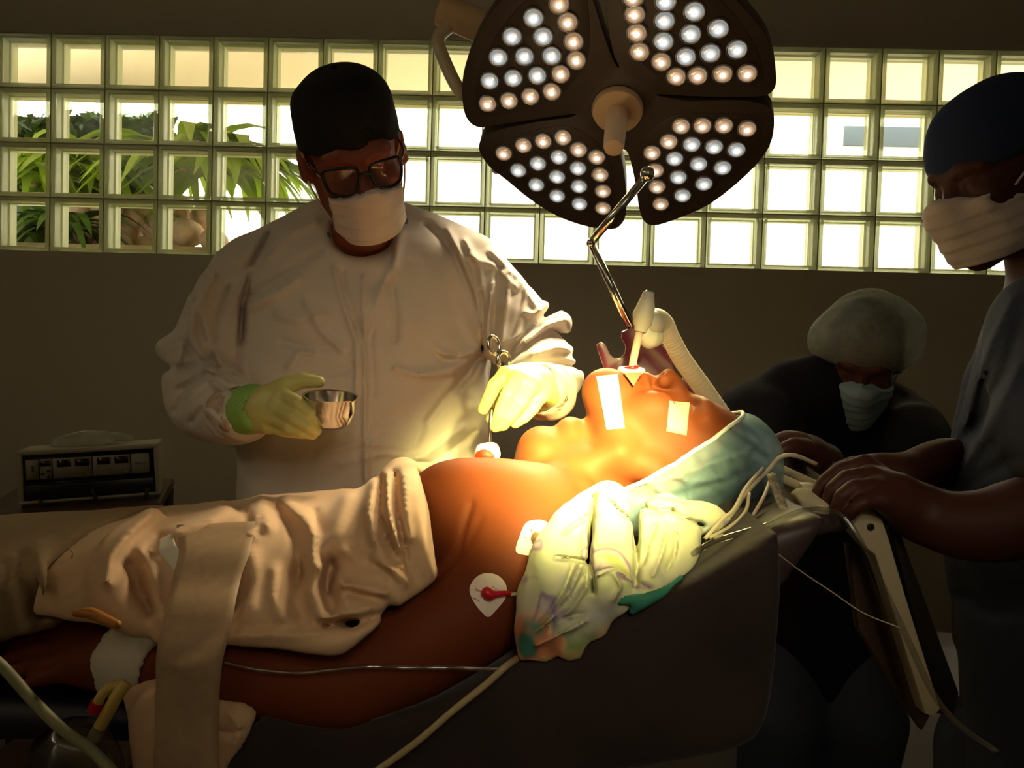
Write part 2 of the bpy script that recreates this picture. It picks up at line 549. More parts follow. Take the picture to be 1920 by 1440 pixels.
# ---- glass block window
win = bpy.data.objects.new('window_1', None); COL.objects.link(win)
win.location = ((xr0+xr1)/2, WY, bot); ROOTLOC[win.name] = V3(*win.location)
win['kind'] = 'structure'
GLS = mat('block_glass', srgb(236, 240, 208), rough=.15, spec=.6, transl=.25)
_nt = GLS.node_tree; _o = [n for n in _nt.nodes if n.type == 'OUTPUT_MATERIAL'][0]; _l = _o.inputs['Surface'].links[0].from_socket
_t = _nt.nodes.new('ShaderNodeBsdfTransparent'); _t.inputs[0].default_value = (.86, .90, .74, 1)
_m = _nt.nodes.new('ShaderNodeMixShader'); _m.inputs[0].default_value = .36
_nt.links.new(_l, _m.inputs[1]); _nt.links.new(_t.outputs[0], _m.inputs[2]); _nt.links.new(_m.outputs[0], _o.inputs['Surface'])
PANE = pane_mat('block_pane', (.97, .98, .93), refl=.03, rough=.08)
MORT = mat('mortar', srgb(150, 150, 112), rough=.8)
BD = .1
def glass_block():
    s = PITCH/2-.002
    parts = []; fm = []
    def quadring(y0, s0, y1, s1):
        V = [(-s0, y0, -s0), (s0, y0, -s0), (s0, y0, s0), (-s0, y0, s0), (-s1, y1, -s1), (s1, y1, -s1), (s1, y1, s1), (-s1, y1, s1)]
        return np.array(V), [(0, 1, 5, 4), (1, 2, 6, 5), (2, 3, 7, 6), (3, 0, 4, 7)]
    prof = [(.004, s), (0, s-.004), (0, s-.012), (.006, s-.016), (.02, s-.013), (BD/2-.003, s-.014), (BD/2, s-.019), (BD/2+.003, s-.014), (BD-.02, s-.013), (BD-.006, s-.016), (BD, s-.012), (BD, s-.004), (BD-.004, s)]
    for (y0, s0), (y1, s1) in zip(prof, prof[1:]+prof[:1]):
        q = quadring(y0, s0, y1, s1); parts.append(q); fm += [0]*4
    for y in (.007, BD-.007):
        a = s-.0145
        parts.append((np.array([(-a, y, -a), (a, y, -a), (a, y, a), (-a, y, a)]), [(0, 1, 2, 3)])); fm.append(1)
    return join(*parts), fm
vf, fm = glass_block()
blk = mesh_obj('glass_block', vf, None, smooth=True, sharp=40, mats=[GLS, PANE], fmat=fm, origin=(0, 0, 0))
first = True
for r in range(4):
    for c in range(NC):
        o = blk if first else blk.copy()
        if not first: COL.objects.link(o)
        first = False
        o.parent = win; o.scale = (PX/PITCH, 1, 1)
        o.location = (xr0+(c+.5)*PX-win.location.x, .004, (r+.5)*PITCH)
g = []
for c in range(NC+1): g.append(box((xr0+c*PX, WY+.05, (bot+top)/2), (.004, .084, top-bot)))
for r in range(5): g.append(box(((xr0+xr1)/2, WY+.05, bot+r*PITCH), (xr1-xr0, .083, .004)))
mesh_obj('mortar_grid', g, MORT, parent=win, smooth=False)

# ---- outside the window
EXTW = mat('exterior_white_wall', (.86, .84, .78), rough=.9)
SOFF = mat('exterior_cream_soffit', srgb(250, 236, 208), rough=.9, transl=.16)
GRND = mat('exterior_ground', srgb(226, 216, 196), rough=.95, vary=(3, .2))
def ext(name, vf, m, label, cat, **kw):
    return tag(mesh_obj(name, vf, m, **kw), label, cat)
struct('exterior_ground', box((0, 6.2, .95), (12, 6.1, .1)), GRND)
struct('exterior_roof_soffit', box((0, 4.15, 2.86), (12, 2.0, .08)), SOFF)
bw = struct('exterior_building_wall', [box((0, 8.1, 3), (12, .2, 4.2))], EXTW)
GREYW = mat('exterior_pane', srgb(62, 72, 80), rough=.3)
wp0, wp1 = A(1583, 236, 7.98), A(1726, 276, 7.98)
struct('window_2', box(((wp0[0]+wp1[0])/2, 7.985, (wp0[2]+wp1[2])/2), (wp1[0]-wp0[0], .03, wp0[2]-wp1[2]), .004), GREYW)
# ============================================================ garden seen through the blocks
LEAF1 = mat('leaf_dark', srgb(52, 78, 22), rough=.45, vary=(9, .45), transl=.25)
LEAF2 = mat('leaf_light', srgb(122, 150, 40), rough=.4, vary=(6, .3), transl=.4)
STONE = mat('garden_rock', srgb(196, 166, 138), rough=.9, bump=(20, .5, .02), vary=(7, .3))
SOIL = mat('planter_side', srgb(120, 105, 70), rough=1, vary=(8, .3))
struct('exterior_planter_bank', box((-2.6, 5.5, 1.4), (3.4, 2.4, .8)), SOIL)

def leaf_cloud(n, sampler, size, seed):
    r = np.random.default_rng(seed); V = []; Fc = []
    for i in range(n):
        p = sampler(r); a = r.uniform(0, 6.28); el = r.uniform(-.9, .7)
        d = V3(math.cos(a)*math.cos(el), math.sin(a)*math.cos(el), math.sin(el))
        s = np.cross(d, r.normal(size=3)); s /= np.linalg.norm(s)
        n_ = np.cross(d, s)
        L = size*r.uniform(.6, 1.3); w = L*.28
        b = len(V)
        V += [p, p+d*L*.4+s*w+n_*L*.05, p+d*L*.45-n_*L*.03, p+d*L*.4-s*w+n_*L*.05, p+d*L]
        Fc += [(b, b+1, b+2), (b, b+2, b+3), (b+1, b+4, b+2), (b+2, b+4, b+3)]
    return np.array(V), Fc
def hedge_s(r):
    px = r.uniform(-80, 318); py = r.uniform(218, 350); Y = r.uniform(5.0, 5.7)
    return A(px, py+r.uniform(0, 20), Y)
hv = leaf_cloud(5200, hedge_s, .10, 3)
ha, hb = A(-90, 232, 5.35), A(300, 400, 5.35)
tag(mesh_obj('garden_hedge', [hv, box(((ha[0]+hb[0])/2, 5.4, (ha[2]+1.8)/2), (hb[0]-ha[0], .5, ha[2]-1.8))], LEAF1), 'dark green clipped hedge with a level top outside the glass blocks', 'hedge')

def strap_plant(name, px, py, Y, n, L, label, seed, m, spread=1.0):
    r = np.random.default_rng(seed); base = A(px, py, Y); base[2] = max(base[2], 1.803)
    root = thing(name, label, 'plant', base, 'strap leaved plants outside the window')
    V, Fc = [], []
    for i in range(n):
        a = r.uniform(0, 6.28); ll = L*r.uniform(.7, 1.15); w = ll*.06*r.uniform(.8, 1.4); up = r.uniform(.7, 1.3)
        d = V3(math.cos(a), math.sin(a), 0); s = V3(-d[1], d[0], 0); b = len(V)
        K = 7
        for k in range(K+1):
            t = k/K
            c = base+V3(0, 0, r.uniform(0, .0))+d*ll*spread*t+V3(0, 0, 1)*ll*(up*t-1.15*t*t)
            ww = w*(1-t)**.6*(.4+1.2*min(t*3, 1))
            V += [c-s*ww, c+s*ww]
        for k in range(K): Fc.append((b+2*k, b+2*k+1, b+2*k+3, b+2*k+2))
    mesh_obj('foliage', (np.array(V), Fc), m, parent=root)
    mesh_obj('stem', tube([base, base+V3(0, 0, L*.3)], .025, 8, smooth=False), SOIL, parent=root)
    return root
strap_plant('garden_plant', 65, 350, 4.6, 60, .62, 'bright green strap leaved plant outside, behind the leftmost blocks', 5, LEAF2)
strap_plant('garden_plant', 175, 345, 4.7, 55, .55, 'green strap leaved plant outside, in front of the hedge middle', 6, LEAF2)
strap_plant('garden_plant', 345, 320, 4.5, 60, .62, 'arching strap leaved plant outside, just past the hedge end', 7, LEAF2)
strap_plant('garden_plant', 440, 335, 4.6, 75, .62, 'arching light green plant outside, half hidden by the surgeon head', 8, LEAF2)
strap_plant('garden_plant', 120, 440, 4.45, 40, .4, 'low green plant outside, left of the pale rocks', 9, LEAF1)
strap_plant('garden_plant', 30, 450, 4.45, 40, .42, 'low dark plant outside at the bottom left block', 10, LEAF1)
# rocks of the rockery, each its own
k = 0
words_ = ['large pale', 'small round', 'flat tan', 'rough buff', 'tall cream', 'squat beige']
spots_ = [(160,432,38),(200,395,30),(232,440,40),(262,398,36),(300,430,40),(326,392,32),(352,438,34),(384,410,30),(212,462,30),(285,466,34),(150,392,26),(338,468,30),(402,450,24)]
for (px, py, r) in spots_:
    Y = 4.9+rng.uniform(-.15, .1)
    c = A(px, py, Y); R_ = M(r, Y)
    vf = ball(c, (R_*rng.uniform(.85, 1.1), R_*rng.uniform(.8, 1), R_*rng.uniform(.7, .95)), 14)
    v = vf[0]; v += ripple(R_*.25, 1.6/R_, 40+k)(v[:,0], v[:,1], v[:,2])[:,None]*(v-c)/R_
    nb = 'second' if k else 'first'
    tag(mesh_obj('garden_rock', (v, vf[1]), STONE),
        'pale rock of the rockery behind the lowest glass blocks', 'rock', 'rockery stones outside')
    k += 1
# ============================================================ surgical light
LD = 1.75
LC = A(1158, 203, LD)
TGT = A(1115, 805, 1.10)
el = math.radians(52)
LN = V3(-.10, -math.cos(el), -math.sin(el)); LN /= np.linalg.norm(LN)       # the way the light faces
LAMPD = mat('lamp_face', srgb(70, 58, 52), rough=.42, spec=.4)
LAMPR = mat('lamp_rim', srgb(74, 60, 53), rough=.45)
LAMPB = mat('lamp_back', srgb(205, 200, 185), rough=.4)
CREAM = mat('cream_plastic', srgb(222, 190, 150), rough=.5)
LENSW = emit_mat('led_core_white', (1, .97, .90), 9)
LENSO = emit_mat('led_core_warm', (1, .80, .55), 9)
def lens_mat(name, col, hot):
    """frosted lens over a diode: brightest over the diode in its middle"""
    m = bpy.data.materials.new(name); m.use_nodes = True; nt = m.node_tree; nt.nodes.clear()
    out = nt.nodes.new('ShaderNodeOutputMaterial'); tc = nt.nodes.new('ShaderNodeTexCoord'); ln = nt.nodes.new('ShaderNodeVectorMath'); ln.operation = 'LENGTH'
    nt.links.new(tc.outputs['Object'], ln.inputs[0])
    cr = nt.nodes.new('ShaderNodeMapRange'); cr.interpolation_type = 'SMOOTHSTEP'
    for k, v in (('From Min', .0055), ('From Max', .0165), ('To Min', hot), ('To Max', .26)): cr.inputs[k].default_value = v
    nt.links.new(ln.outputs['Value'], cr.inputs['Value'])
    e = nt.nodes.new('ShaderNodeEmission'); e.inputs[0].default_value = (*col, 1); nt.links.new(cr.outputs[0], e.inputs[1])
    g = nt.nodes.new('ShaderNodeBsdfGlossy'); g.inputs['Roughness'].default_value = .12; g.inputs[0].default_value = (.25, .25, .25, 1)
    ad = nt.nodes.new('ShaderNodeAddShader'); nt.links.new(e.outputs[0], ad.inputs[0]); nt.links.new(g.outputs[0], ad.inputs[1])
    nt.links.new(ad.outputs[0], out.inputs['Surface']); m.cycles.emission_sampling = 'NONE'
    return m
RINGW = lens_mat('led_lens_white', (.92, .93, .88), 1.25)
RINGO = lens_mat('led_lens_warm', (1, .64, .38), 1.3)
LRIM = mat('led_bezel', (.35, .33, .3), rough=.25, metal=.6)

lamp = thing('surgical_light', 'big four-petal surgical light with lit round lenses, above the patient', 'surgical light', LC)
OUT = [(1158,126),(1149,110),(1131,60),(1112,0),(1098,-40),(1075,-62),(1040,-66),(1000,-50),(950,-10),(905,48),(878,105),(867,152),(869,205),(880,229),(898,239),(925,236),(977,228),(1030,220),(1076,214),
       (1069,220),(1012,228),(942,242),(913,253),(900,266),(899,284),(917,312),(952,340),(995,375),(1048,407),(1101,425),(1147,430),(1164,422),(1173,404),(1174,370),(1172,336),(1165,298),(1156,281),
       (1174,283),(1183,305),(1193,354),(1198,390),(1207,414),(1225,423),(1260,414),(1331,383),(1402,326),(1442,276),(1452,232),(1447,208),(1432,196),(1400,190),(1367,188),(1296,190),(1240,181),
       (1236,177),(1290,180),(1353,182),(1420,181),(1446,174),(1456,150),(1448,99),(1430,57),(1381,0),(1340,-35),(1290,-60),(1230,-72),(1180,-70),(1150,-55),(1138,-25),(1136,0),(1140,53),(1151,103),(1161,124)]
OP = list(catmull([on_plane(px, py, LC, LN) for px, py in OUT], 3, True))
mesh_obj('lamp_body', prism(OP, -LN*.045, .010, 3), LAMPR, parent=lamp, sharp=50)
mesh_obj('hub', lathe([(.085, .002), (.08, .03), (.06, .05), (.045, .07)], LC-LN*.04, -LN, 40), LAMPB, parent=lamp, sharp=40)
ins = {
 'ul': [(1095,-30),(1106,40),(1104,100),(1085,140),(1050,178),(1000,202),(930,218),(900,216),(891,195),(893,150),(912,98),(945,45),(985,0),(1030,-40),(1070,-48)],
 'ur': [(1160,-40),(1170,40),(1185,90),(1210,125),(1262,156),(1320,163),(1400,162),(1428,152),(1430,128),(1410,75),(1375,25),(1330,-20),(1270,-50),(1200,-58)],
 'll': [(930,268),(985,249),(1060,236),(1110,258),(1140,290),(1153,340),(1152,395),(1140,408),(1100,403),(1040,380),(985,345),(930,300)],
 'lr': [(1268,214),(1330,212),(1400,214),(1428,228),(1425,262),(1395,310),(1330,360),(1262,395),(1225,402),(1212,380),(1208,320),(1205,275),(1225,240)]}
leds = {
 'ul': ([(1001,31),(961,66),(1019,66),(935,105),(984,103),(1035,102),(919,149),(963,144),(1008,139)], [(1049,5),(1065,39),(1076,75),(1081,110),(1052,136),(1035,169),(995,178),(955,186),(915,192)]),
 'ur': ([(1248,0),(1302,19),(1246,36),(1347,51),(1295,61),(1244,75),(1382,90),(1332,97),(1286,104)], [(1187,-7),(1190,24),(1194,59),(1199,94),(1240,113),(1268,141),(1308,139),(1355,136),(1401,135)]),
 'll': ([(1009,304),(1048,292),(972,317),(1084,313),(1045,329),(1006,344),(1086,347),(1045,365),(1087,380)], [(945,285),(982,270),(1019,262),(1056,255),(1085,278),(1119,292),(1126,325),(1131,356),(1131,388)]),
 'lr': ([(1297,268),(1339,273),(1381,278),(1265,295),(1310,305),(1355,312),(1272,330),(1320,342),(1280,364)], [(1277,234),(1317,233),(1357,233),(1401,239),(1254,263),(1223,284),(1229,317),(1232,348),(1239,380)])}
LR_ = .0195
def lens_mesh(ring, core):
    R = frame_of(LN)
    prof = [(LR_*1.12, -.004), (LR_*1.12, .003), (LR_, .004), (LR_*.93, .002)]
    v1, f1 = lathe(prof, (0, 0, 0), LN, 28)
    dome = [(LR_*.93*math.cos(t), .002+.006*math.sin(t)) for t in np.linspace(0, 1.56, 6)]
    v2, f2 = lathe(dome, (0, 0, 0), LN, 28)
    v3, f3 = lathe([(.0058*math.cos(t)+1e-5, .0077+.0015*math.sin(t)) for t in np.linspace(0, 1.56, 5)], (0, 0, 0), LN, 20)
    vf = join((v1, f1), (v2, f2), (v3, f3))
    return vf, [0]*len(f1)+[1]*len(f2)+[2]*len(f3)
protos = {}
for key, (ring, core) in {'w': (RINGW, LENSW), 'o': (RINGO, LENSO)}.items():
    protos[key] = (lens_mesh(ring, core), [LRIM, ring, core])
meshes = {}
for kname, pts in ins.items():
    P = catmull([on_plane(a, b, LC, LN) for a, b in pts], 4, True)
    pan = mesh_obj('led_panel', prism(P+LN*.0015, -LN*.012, .002, 2), LAMPD, parent=lamp, sharp=40)
    pan.name = 'led_panel'
    for key, arr in (('w', leds[kname][0]), ('o', leds[kname][1])):
        for (px, py) in arr:
            c = on_plane(px, py, LC, LN)+LN*.0035
            if key not in meshes:
                (vf, fm), ms = protos[key]
                o = mesh_obj('led_lens', vf, None, parent=None, origin=(0, 0, 0), mats=ms, fmat=fm)
                meshes[key] = o.data
            else:
                o = bpy.data.objects.new('led_lens', meshes[key]); COL.objects.link(o)
            o.parent = pan; o.location = c-LC
            o['label'] = 'cool white lens' if key == 'w' else 'warm amber lens'
mesh_obj('handle_collar', lathe([(.054, -.002), (.056, .006), (.052, .016), (.03, .019)], LC, LN, 40), CREAM, parent=lamp, sharp=40)
mesh_obj('handle', lathe([(.022, .012), (.0235, .04), (.0225, .09), (.0215, .13), (.0195, .137), (.01, .14)], LC, LN, 32), CREAM, parent=lamp, sharp=50)
# knob on lower left rim
kp = on_plane(928, 327, LC, LN)-LN*.02
mesh_obj('rim_knob', ball(kp, .012, 14), LAMPB, parent=lamp)
# yoke + arm to the ceiling
ARM = mat('lamp_arm_paint', srgb(212, 198, 172), rough=.4)
a0 = A(900, 170, LD+.12); a1 = A(864, 172, LD+.10); a2 = A(826, 96, LD+.12); a3 = A(824, 68, LD+.13); a4 = A(852, 42, LD+.14)
mesh_obj('yoke', tube([LC-LN*.085, (LC-LN*.09+a0)/2, a0, a1, a2, a3, a4], .0155, 16), ARM, parent=lamp)
b0, b1 = A(836, 22, LD+.14), A(925, 62, LD+.14)
Rb = frame_of(b1-b0); Rb = np.stack([Rb[:,2], Rb[:,0], Rb[:,1]], 1)
mesh_obj('arm_joint', tube([b0-(b1-b0)*.1, b1+(b1-b0)*.3], .036, 24, smooth=False), CREAM, parent=lamp, sharp=40)
c0 = A(1000, 60, LD+.34)
mesh_obj('arm', tube([b1, A(980, 40, LD+.2), c0+V3(.1, .0, .05), V3(c0[0]+.15, c0[1]+.05, 2.5), V3(c0[0]+.15, c0[1]+.05, CZ-.002)], .025, 16), ARM, parent=lamp)

# a light in each petal
for kname, (w, o_) in leds.items():
    pts = [on_plane(a, b, LC, LN) for a, b in w+o_]
    c = np.mean(pts, 0)+LN*.035
    L = bpy.data.lights.new('petal_beam', 'SPOT'); L.energy = LAMP_W; L.color = LAMP_COL
    L.spot_size = math.radians(LAMP_CONE); L.spot_blend = 1.0; L.shadow_soft_size = .07
    lo = bpy.data.objects.new('petal_beam', L); COL.objects.link(lo); lo.location = c
    lo.rotation_euler = Vector(TGT-c).to_track_quat('-Z', 'Y').to_euler()
    L2 = bpy.data.lights.new('petal_spill', 'SPOT'); L2.energy = SPILL_W; L2.color = SPILL_COL
    L2.spot_size = math.radians(SPILL_CONE); L2.spot_blend = 1.0; L2.shadow_soft_size = .07
    l2 = bpy.data.objects.new('petal_spill', L2); COL.objects.link(l2); l2.location = c
    l2.rotation_euler = Vector(A(910, 940, 1.1)-c).to_track_quat('-Z', 'Y').to_euler()
# ============================================================ people kit
SKIN_D = mat('skin_dark', srgb(74, 38, 28), rough=.55, spec=.4, bump=(220, .12, .001), sss=.0)
SKIN_P = mat('skin_patient', srgb(110, 53, 28), rough=.6, spec=.14, bump=(180, .10, .001), vary=(14, .08))
SKIN_S = mat('skin_surgeon', srgb(140, 70, 52), rough=.55, bump=(200, .1, .001))
SKIN_N = mat('skin_deep', srgb(84, 46, 32), rough=.5, bump=(200, .1, .001))
NAIL = mat('finger_nail', srgb(196, 140, 120), rough=.3)
GOWN = mat('gown_fabric', srgb(222, 211, 198), rough=.75, bump=(8, .7, .018, 5, 1), sheen=.15, vary=(5, .05))
CUFF = mat('knit_cuff', srgb(215, 190, 170), rough=.9, bump=(200, .3, .001))
GLOVE = mat('latex_glove', srgb(212, 206, 128), rough=.38, spec=.5, bump=(120, .12, .001))
GREENM = mat('green_cuff', srgb(150, 196, 96), rough=.5)
MASKM = mat('mask_fabric', srgb(222, 206, 200), rough=.85, bump=(160, .15, .001), sheen=.1)
MASKB = mat('mask_blue', srgb(150, 178, 190), rough=.85, bump=(160, .15, .001))
CAPB = mat('black_cap_fabric', srgb(16, 14, 17), rough=.9, bump=(150, .2, .001))
CAPN = mat('navy_cap_fabric', srgb(28, 42, 78), rough=.9, bump=(60, .3, .002))
NAVY = mat('navy_scrub', srgb(18, 19, 30), rough=.9, bump=(30, .3, .004))
BLUEG = mat('grey_blue_scrub', srgb(64, 71, 90), rough=.85, bump=(24, .4, .005), vary=(6, .06))
TEAL = mat('teal_collar', srgb(70, 110, 96), rough=.85)
SHOE = mat('shoe_white', srgb(190, 188, 182), rough=.6)

def rotm(fwd, up):
    """columns = local x,y,z axes in world; the face looks along local -y"""
    f = np.asarray(fwd, float); f = f/np.linalg.norm(f); u = np.asarray(up, float)
    u = u-f*np.dot(u, f); u /= np.linalg.norm(u)
    x = np.cross(-f, u)
    return np.stack([x, -f, u], 1)

class Head:
    def __init__(s, c, fwd, up, sc=1.0): s.c = np.asarray(c, float); s.R = rotm(fwd, up); s.s = sc
    def w(s, *p): return s.c+s.R@(np.array(p, float)*s.s)
    def pts(s, P): return [s.w(*p) for p in P]
    def local(s, x, y, z):
        R = s.R; dx, dy, dz = x-s.c[0], y-s.c[1], z-s.c[2]
        return [(R[0,i]*dx+R[1,i]*dy+R[2,i]*dz)/s.s for i in range(3)]
    def face(s, S, neck=True, ears=True, nose=1.0, mouth=True):
        k = s.s; w = s.w; R = s.R
        S.ell(w(0,.012,.045), np.array([.077,.097,.085])*k, R, .02*k)
        S.ell(w(0,-.035,-.025), np.array([.063,.060,.088])*k, R, .03*k)
        for q in (-1, 1):
            S.chain(s.pts([(.060*q,.008,-.035),(.054*q,-.005,-.068),(.022*q,-.070,-.104),(0,-.078,-.106)]), np.array([.016,.018,.02,.02])*k, .025*k)
            S.ell(w(.040*q,-.068,-.022), np.array([.026,.022,.024])*k, R, .02*k)
            S.chain(s.pts([(.050*q,-.070,.026),(.030*q,-.086,.030),(.010*q,-.088,.024)]), np.array([.009,.012,.010])*k, .012*k)
        S.ell(w(0,-.084,-.104), np.array([.020,.016,.016])*k, R, .02*k)
        for q in (-1, 1):
            S.ell(w(.032*q,-.100,.004), np.array([.018,.014,.013])*k, R, .012*k, 's')
        for q in (-1, 1):
            S.ell(w(.032*q,-.079,.003), np.array([.0145,.0125,.0125])*k, R, .004*k)
        S.chain(s.pts([(0,-.085,.018),(0,-.098,-.008),(0,-.114*nose,-.030)]), np.array([.009,.010,.0135])*k, .012*k)
        for q in (-1, 1): S.ell(w(.013*q,-.100,-.034), np.array([.009,.011,.008])*k, R, .008*k)
        if mouth:
            S.chain(s.pts([(-.022,-.086,-.064),(-.008,-.098,-.060),(.008,-.098,-.060),(.022,-.086,-.064)]), np.array([.004,.0075,.0075,.004])*k, .006*k)
            S.chain(s.pts([(-.020,-.086,-.070),(0,-.097,-.074),(.020,-.086,-.070)]), np.array([.004,.0085,.004])*k, .006*k)
        if ears:
            for q in (-1, 1):
                S.ell(w(.084*q,.020,-.004), np.array([.014,.020,.034])*k, R@np.array([[math.cos(.45*q),-math.sin(.45*q),0],[math.sin(.45*q),math.cos(.45*q),0],[0,0,1]]), .008*k)
                S.ell(w(.096*q,.012,.0), np.array([.006,.010,.019])*k, R, .006*k, 's')
        if neck:
            S.chain(s.pts([(0,.018,-.05),(0,.035,-.12),(0,.05,-.19)]), np.array([.058,.056,.064])*k, .03*k)

def hand(S, wrist, palm_c, fingers, thumb, wr=.028, pr=(.042, .017), k=.008, fr=.0095, palmn=None):
    """one hand: palm spans wrist -> knuckles, five separate chains"""
    K = [f[0] for f in fingers]
    kn0, kn3 = np.array(K[0], float), np.array(K[-1], float)
    w = np.asarray(wrist, float)
    S.chain([w, np.asarray(palm_c, float)], [wr, wr*.95], .02)
    n = len(K)
    for i, kk in enumerate(K):
        kk = np.array(kk, float)
        t = i/(n-1)
        across = (kn3-kn0)
        base = w+(t-.5)*across*.45
        S.chain([base, (base+kk)/2, kk], [.018, .0165, fr*1.32], .014)
    for i, f in enumerate(fingers):
        s_ = [1, 1.05, .98, .85][i]
        m = len(f)
        S.chain(f, np.linspace(fr*1.2, fr*.82, m)*s_, .005)
    S.chain(thumb, np.linspace(fr*1.75, fr*.95, len(thumb)), .010)
    return S
# ============================================================ surgeon
sg = thing('person', 'surgeon in pale gown, black cap, glasses and mask, bending over the patient with a bowl', 'person', (A(670, 900, 1.55)[0], 1.55, 0))
YS = 1.52
H = Head(A(664, 294, 1.36), (.34, -.80, -.47), (-.13, -.46, .87), .98)
# ---- body under the gown: one continuous figure
S = Sculpt()
H.face(S)
nb = H.w(0, .05, -.19)
def cxz(px, py, Y=YS): p = A(px, py, Y); return p[0], p[2]
tor = []
for px, py, hw, hd in [(672,470,120,.085),(676,540,190,.115),(678,640,205,.135),(678,780,205,.145),(680,900,205,.15),(680,1000,195,.14)]:
    x, z = cxz(px, py); tor.append((z, x, YS+.03, M(hw, YS)-.02, hd-.01))
S.loft(2, tor, .05)
S.chain([nb, A(672, 480, YS+.05)], [.06, .09], .05)
S.chain([A(490, 500, YS+.03), A(672, 470, YS+.05), A(860, 495, YS+.03)], [.055, .075, .055], .05)
RA = [A(470, 530, 1.53), A(392, 695, 1.46), A(440, 770, 1.32), A(478, 768, 1.24)]
LA = [A(875, 530, 1.53), A(990, 665, 1.43), A(1012, 735, 1.26)]
S.chain(RA, [.048, .036, .028, .026], .03); S.chain(LA, [.048, .036, .028], .03)
zf = tor[-1][0]
for q in (-1, 1):
    x0 = A(680, 1000, YS)[0]
    S.chain([V3(x0+q*.09, YS+.03, .95), V3(x0+q*.10, YS+.02, .5), V3(x0+q*.10, YS+.05, .10)], [.095, .065, .045], .05)
    S.chain([V3(x0+q*.10, YS+.05, .06), V3(x0+q*.11, YS-.10, .05)], [.04, .035], .04)
mesh_obj('body', S.mesh(.0045), SKIN_S, parent=sg)

# ---- gown
G = Sculpt()
gt = []
for px, py, hw, hd in [(668,408,70,.085),(672,432,140,.10),(674,470,195,.125),(676,520,225,.145),(678,600,234,.165),(680,700,236,.175),(680,800,236,.182),(682,900,236,.185),(684,1000,240,.185),(684,1400,250,.19)]:
    x, z = cxz(px, py); gt.append((z, x, YS+.02, M(hw, YS), hd))
gt.append((.42, gt[-1][1], YS+.02, .27, .21))
G.loft(2, gt, .04, p=2.3)
G.chain([A(486, 520, YS+.02), A(600, 446, YS+.03), A(740, 444, YS+.03), A(866, 520, YS+.02)], [.083, .07, .07, .083], .05)
G.chain([A(470, 530, 1.52), A(420, 606, 1.48), A(386, 685, 1.44), A(388, 742, 1.39), A(424, 768, 1.31), A(454, 772, 1.25)], [.082, .075, .070, .066, .058, .046], .016, n=3)
G.chain([A(876, 525, 1.52), A(940, 592, 1.48), A(990, 652, 1.42), A(1014, 700, 1.35), A(1022, 735, 1.28)], [.082, .074, .064, .057, .048], .016, n=3)
G.ell(A(316, 655, 1.45), (.022, .035, .022), None, .03)
G.ell(A(1046, 606, 1.42), (.018, .03, .016), None, .03)
G.ell(A(1064, 708, 1.32), (.024, .03, .022), None, .03)
G.ell(A(1000, 690, 1.31), (.035, .03, .03), None, .03)
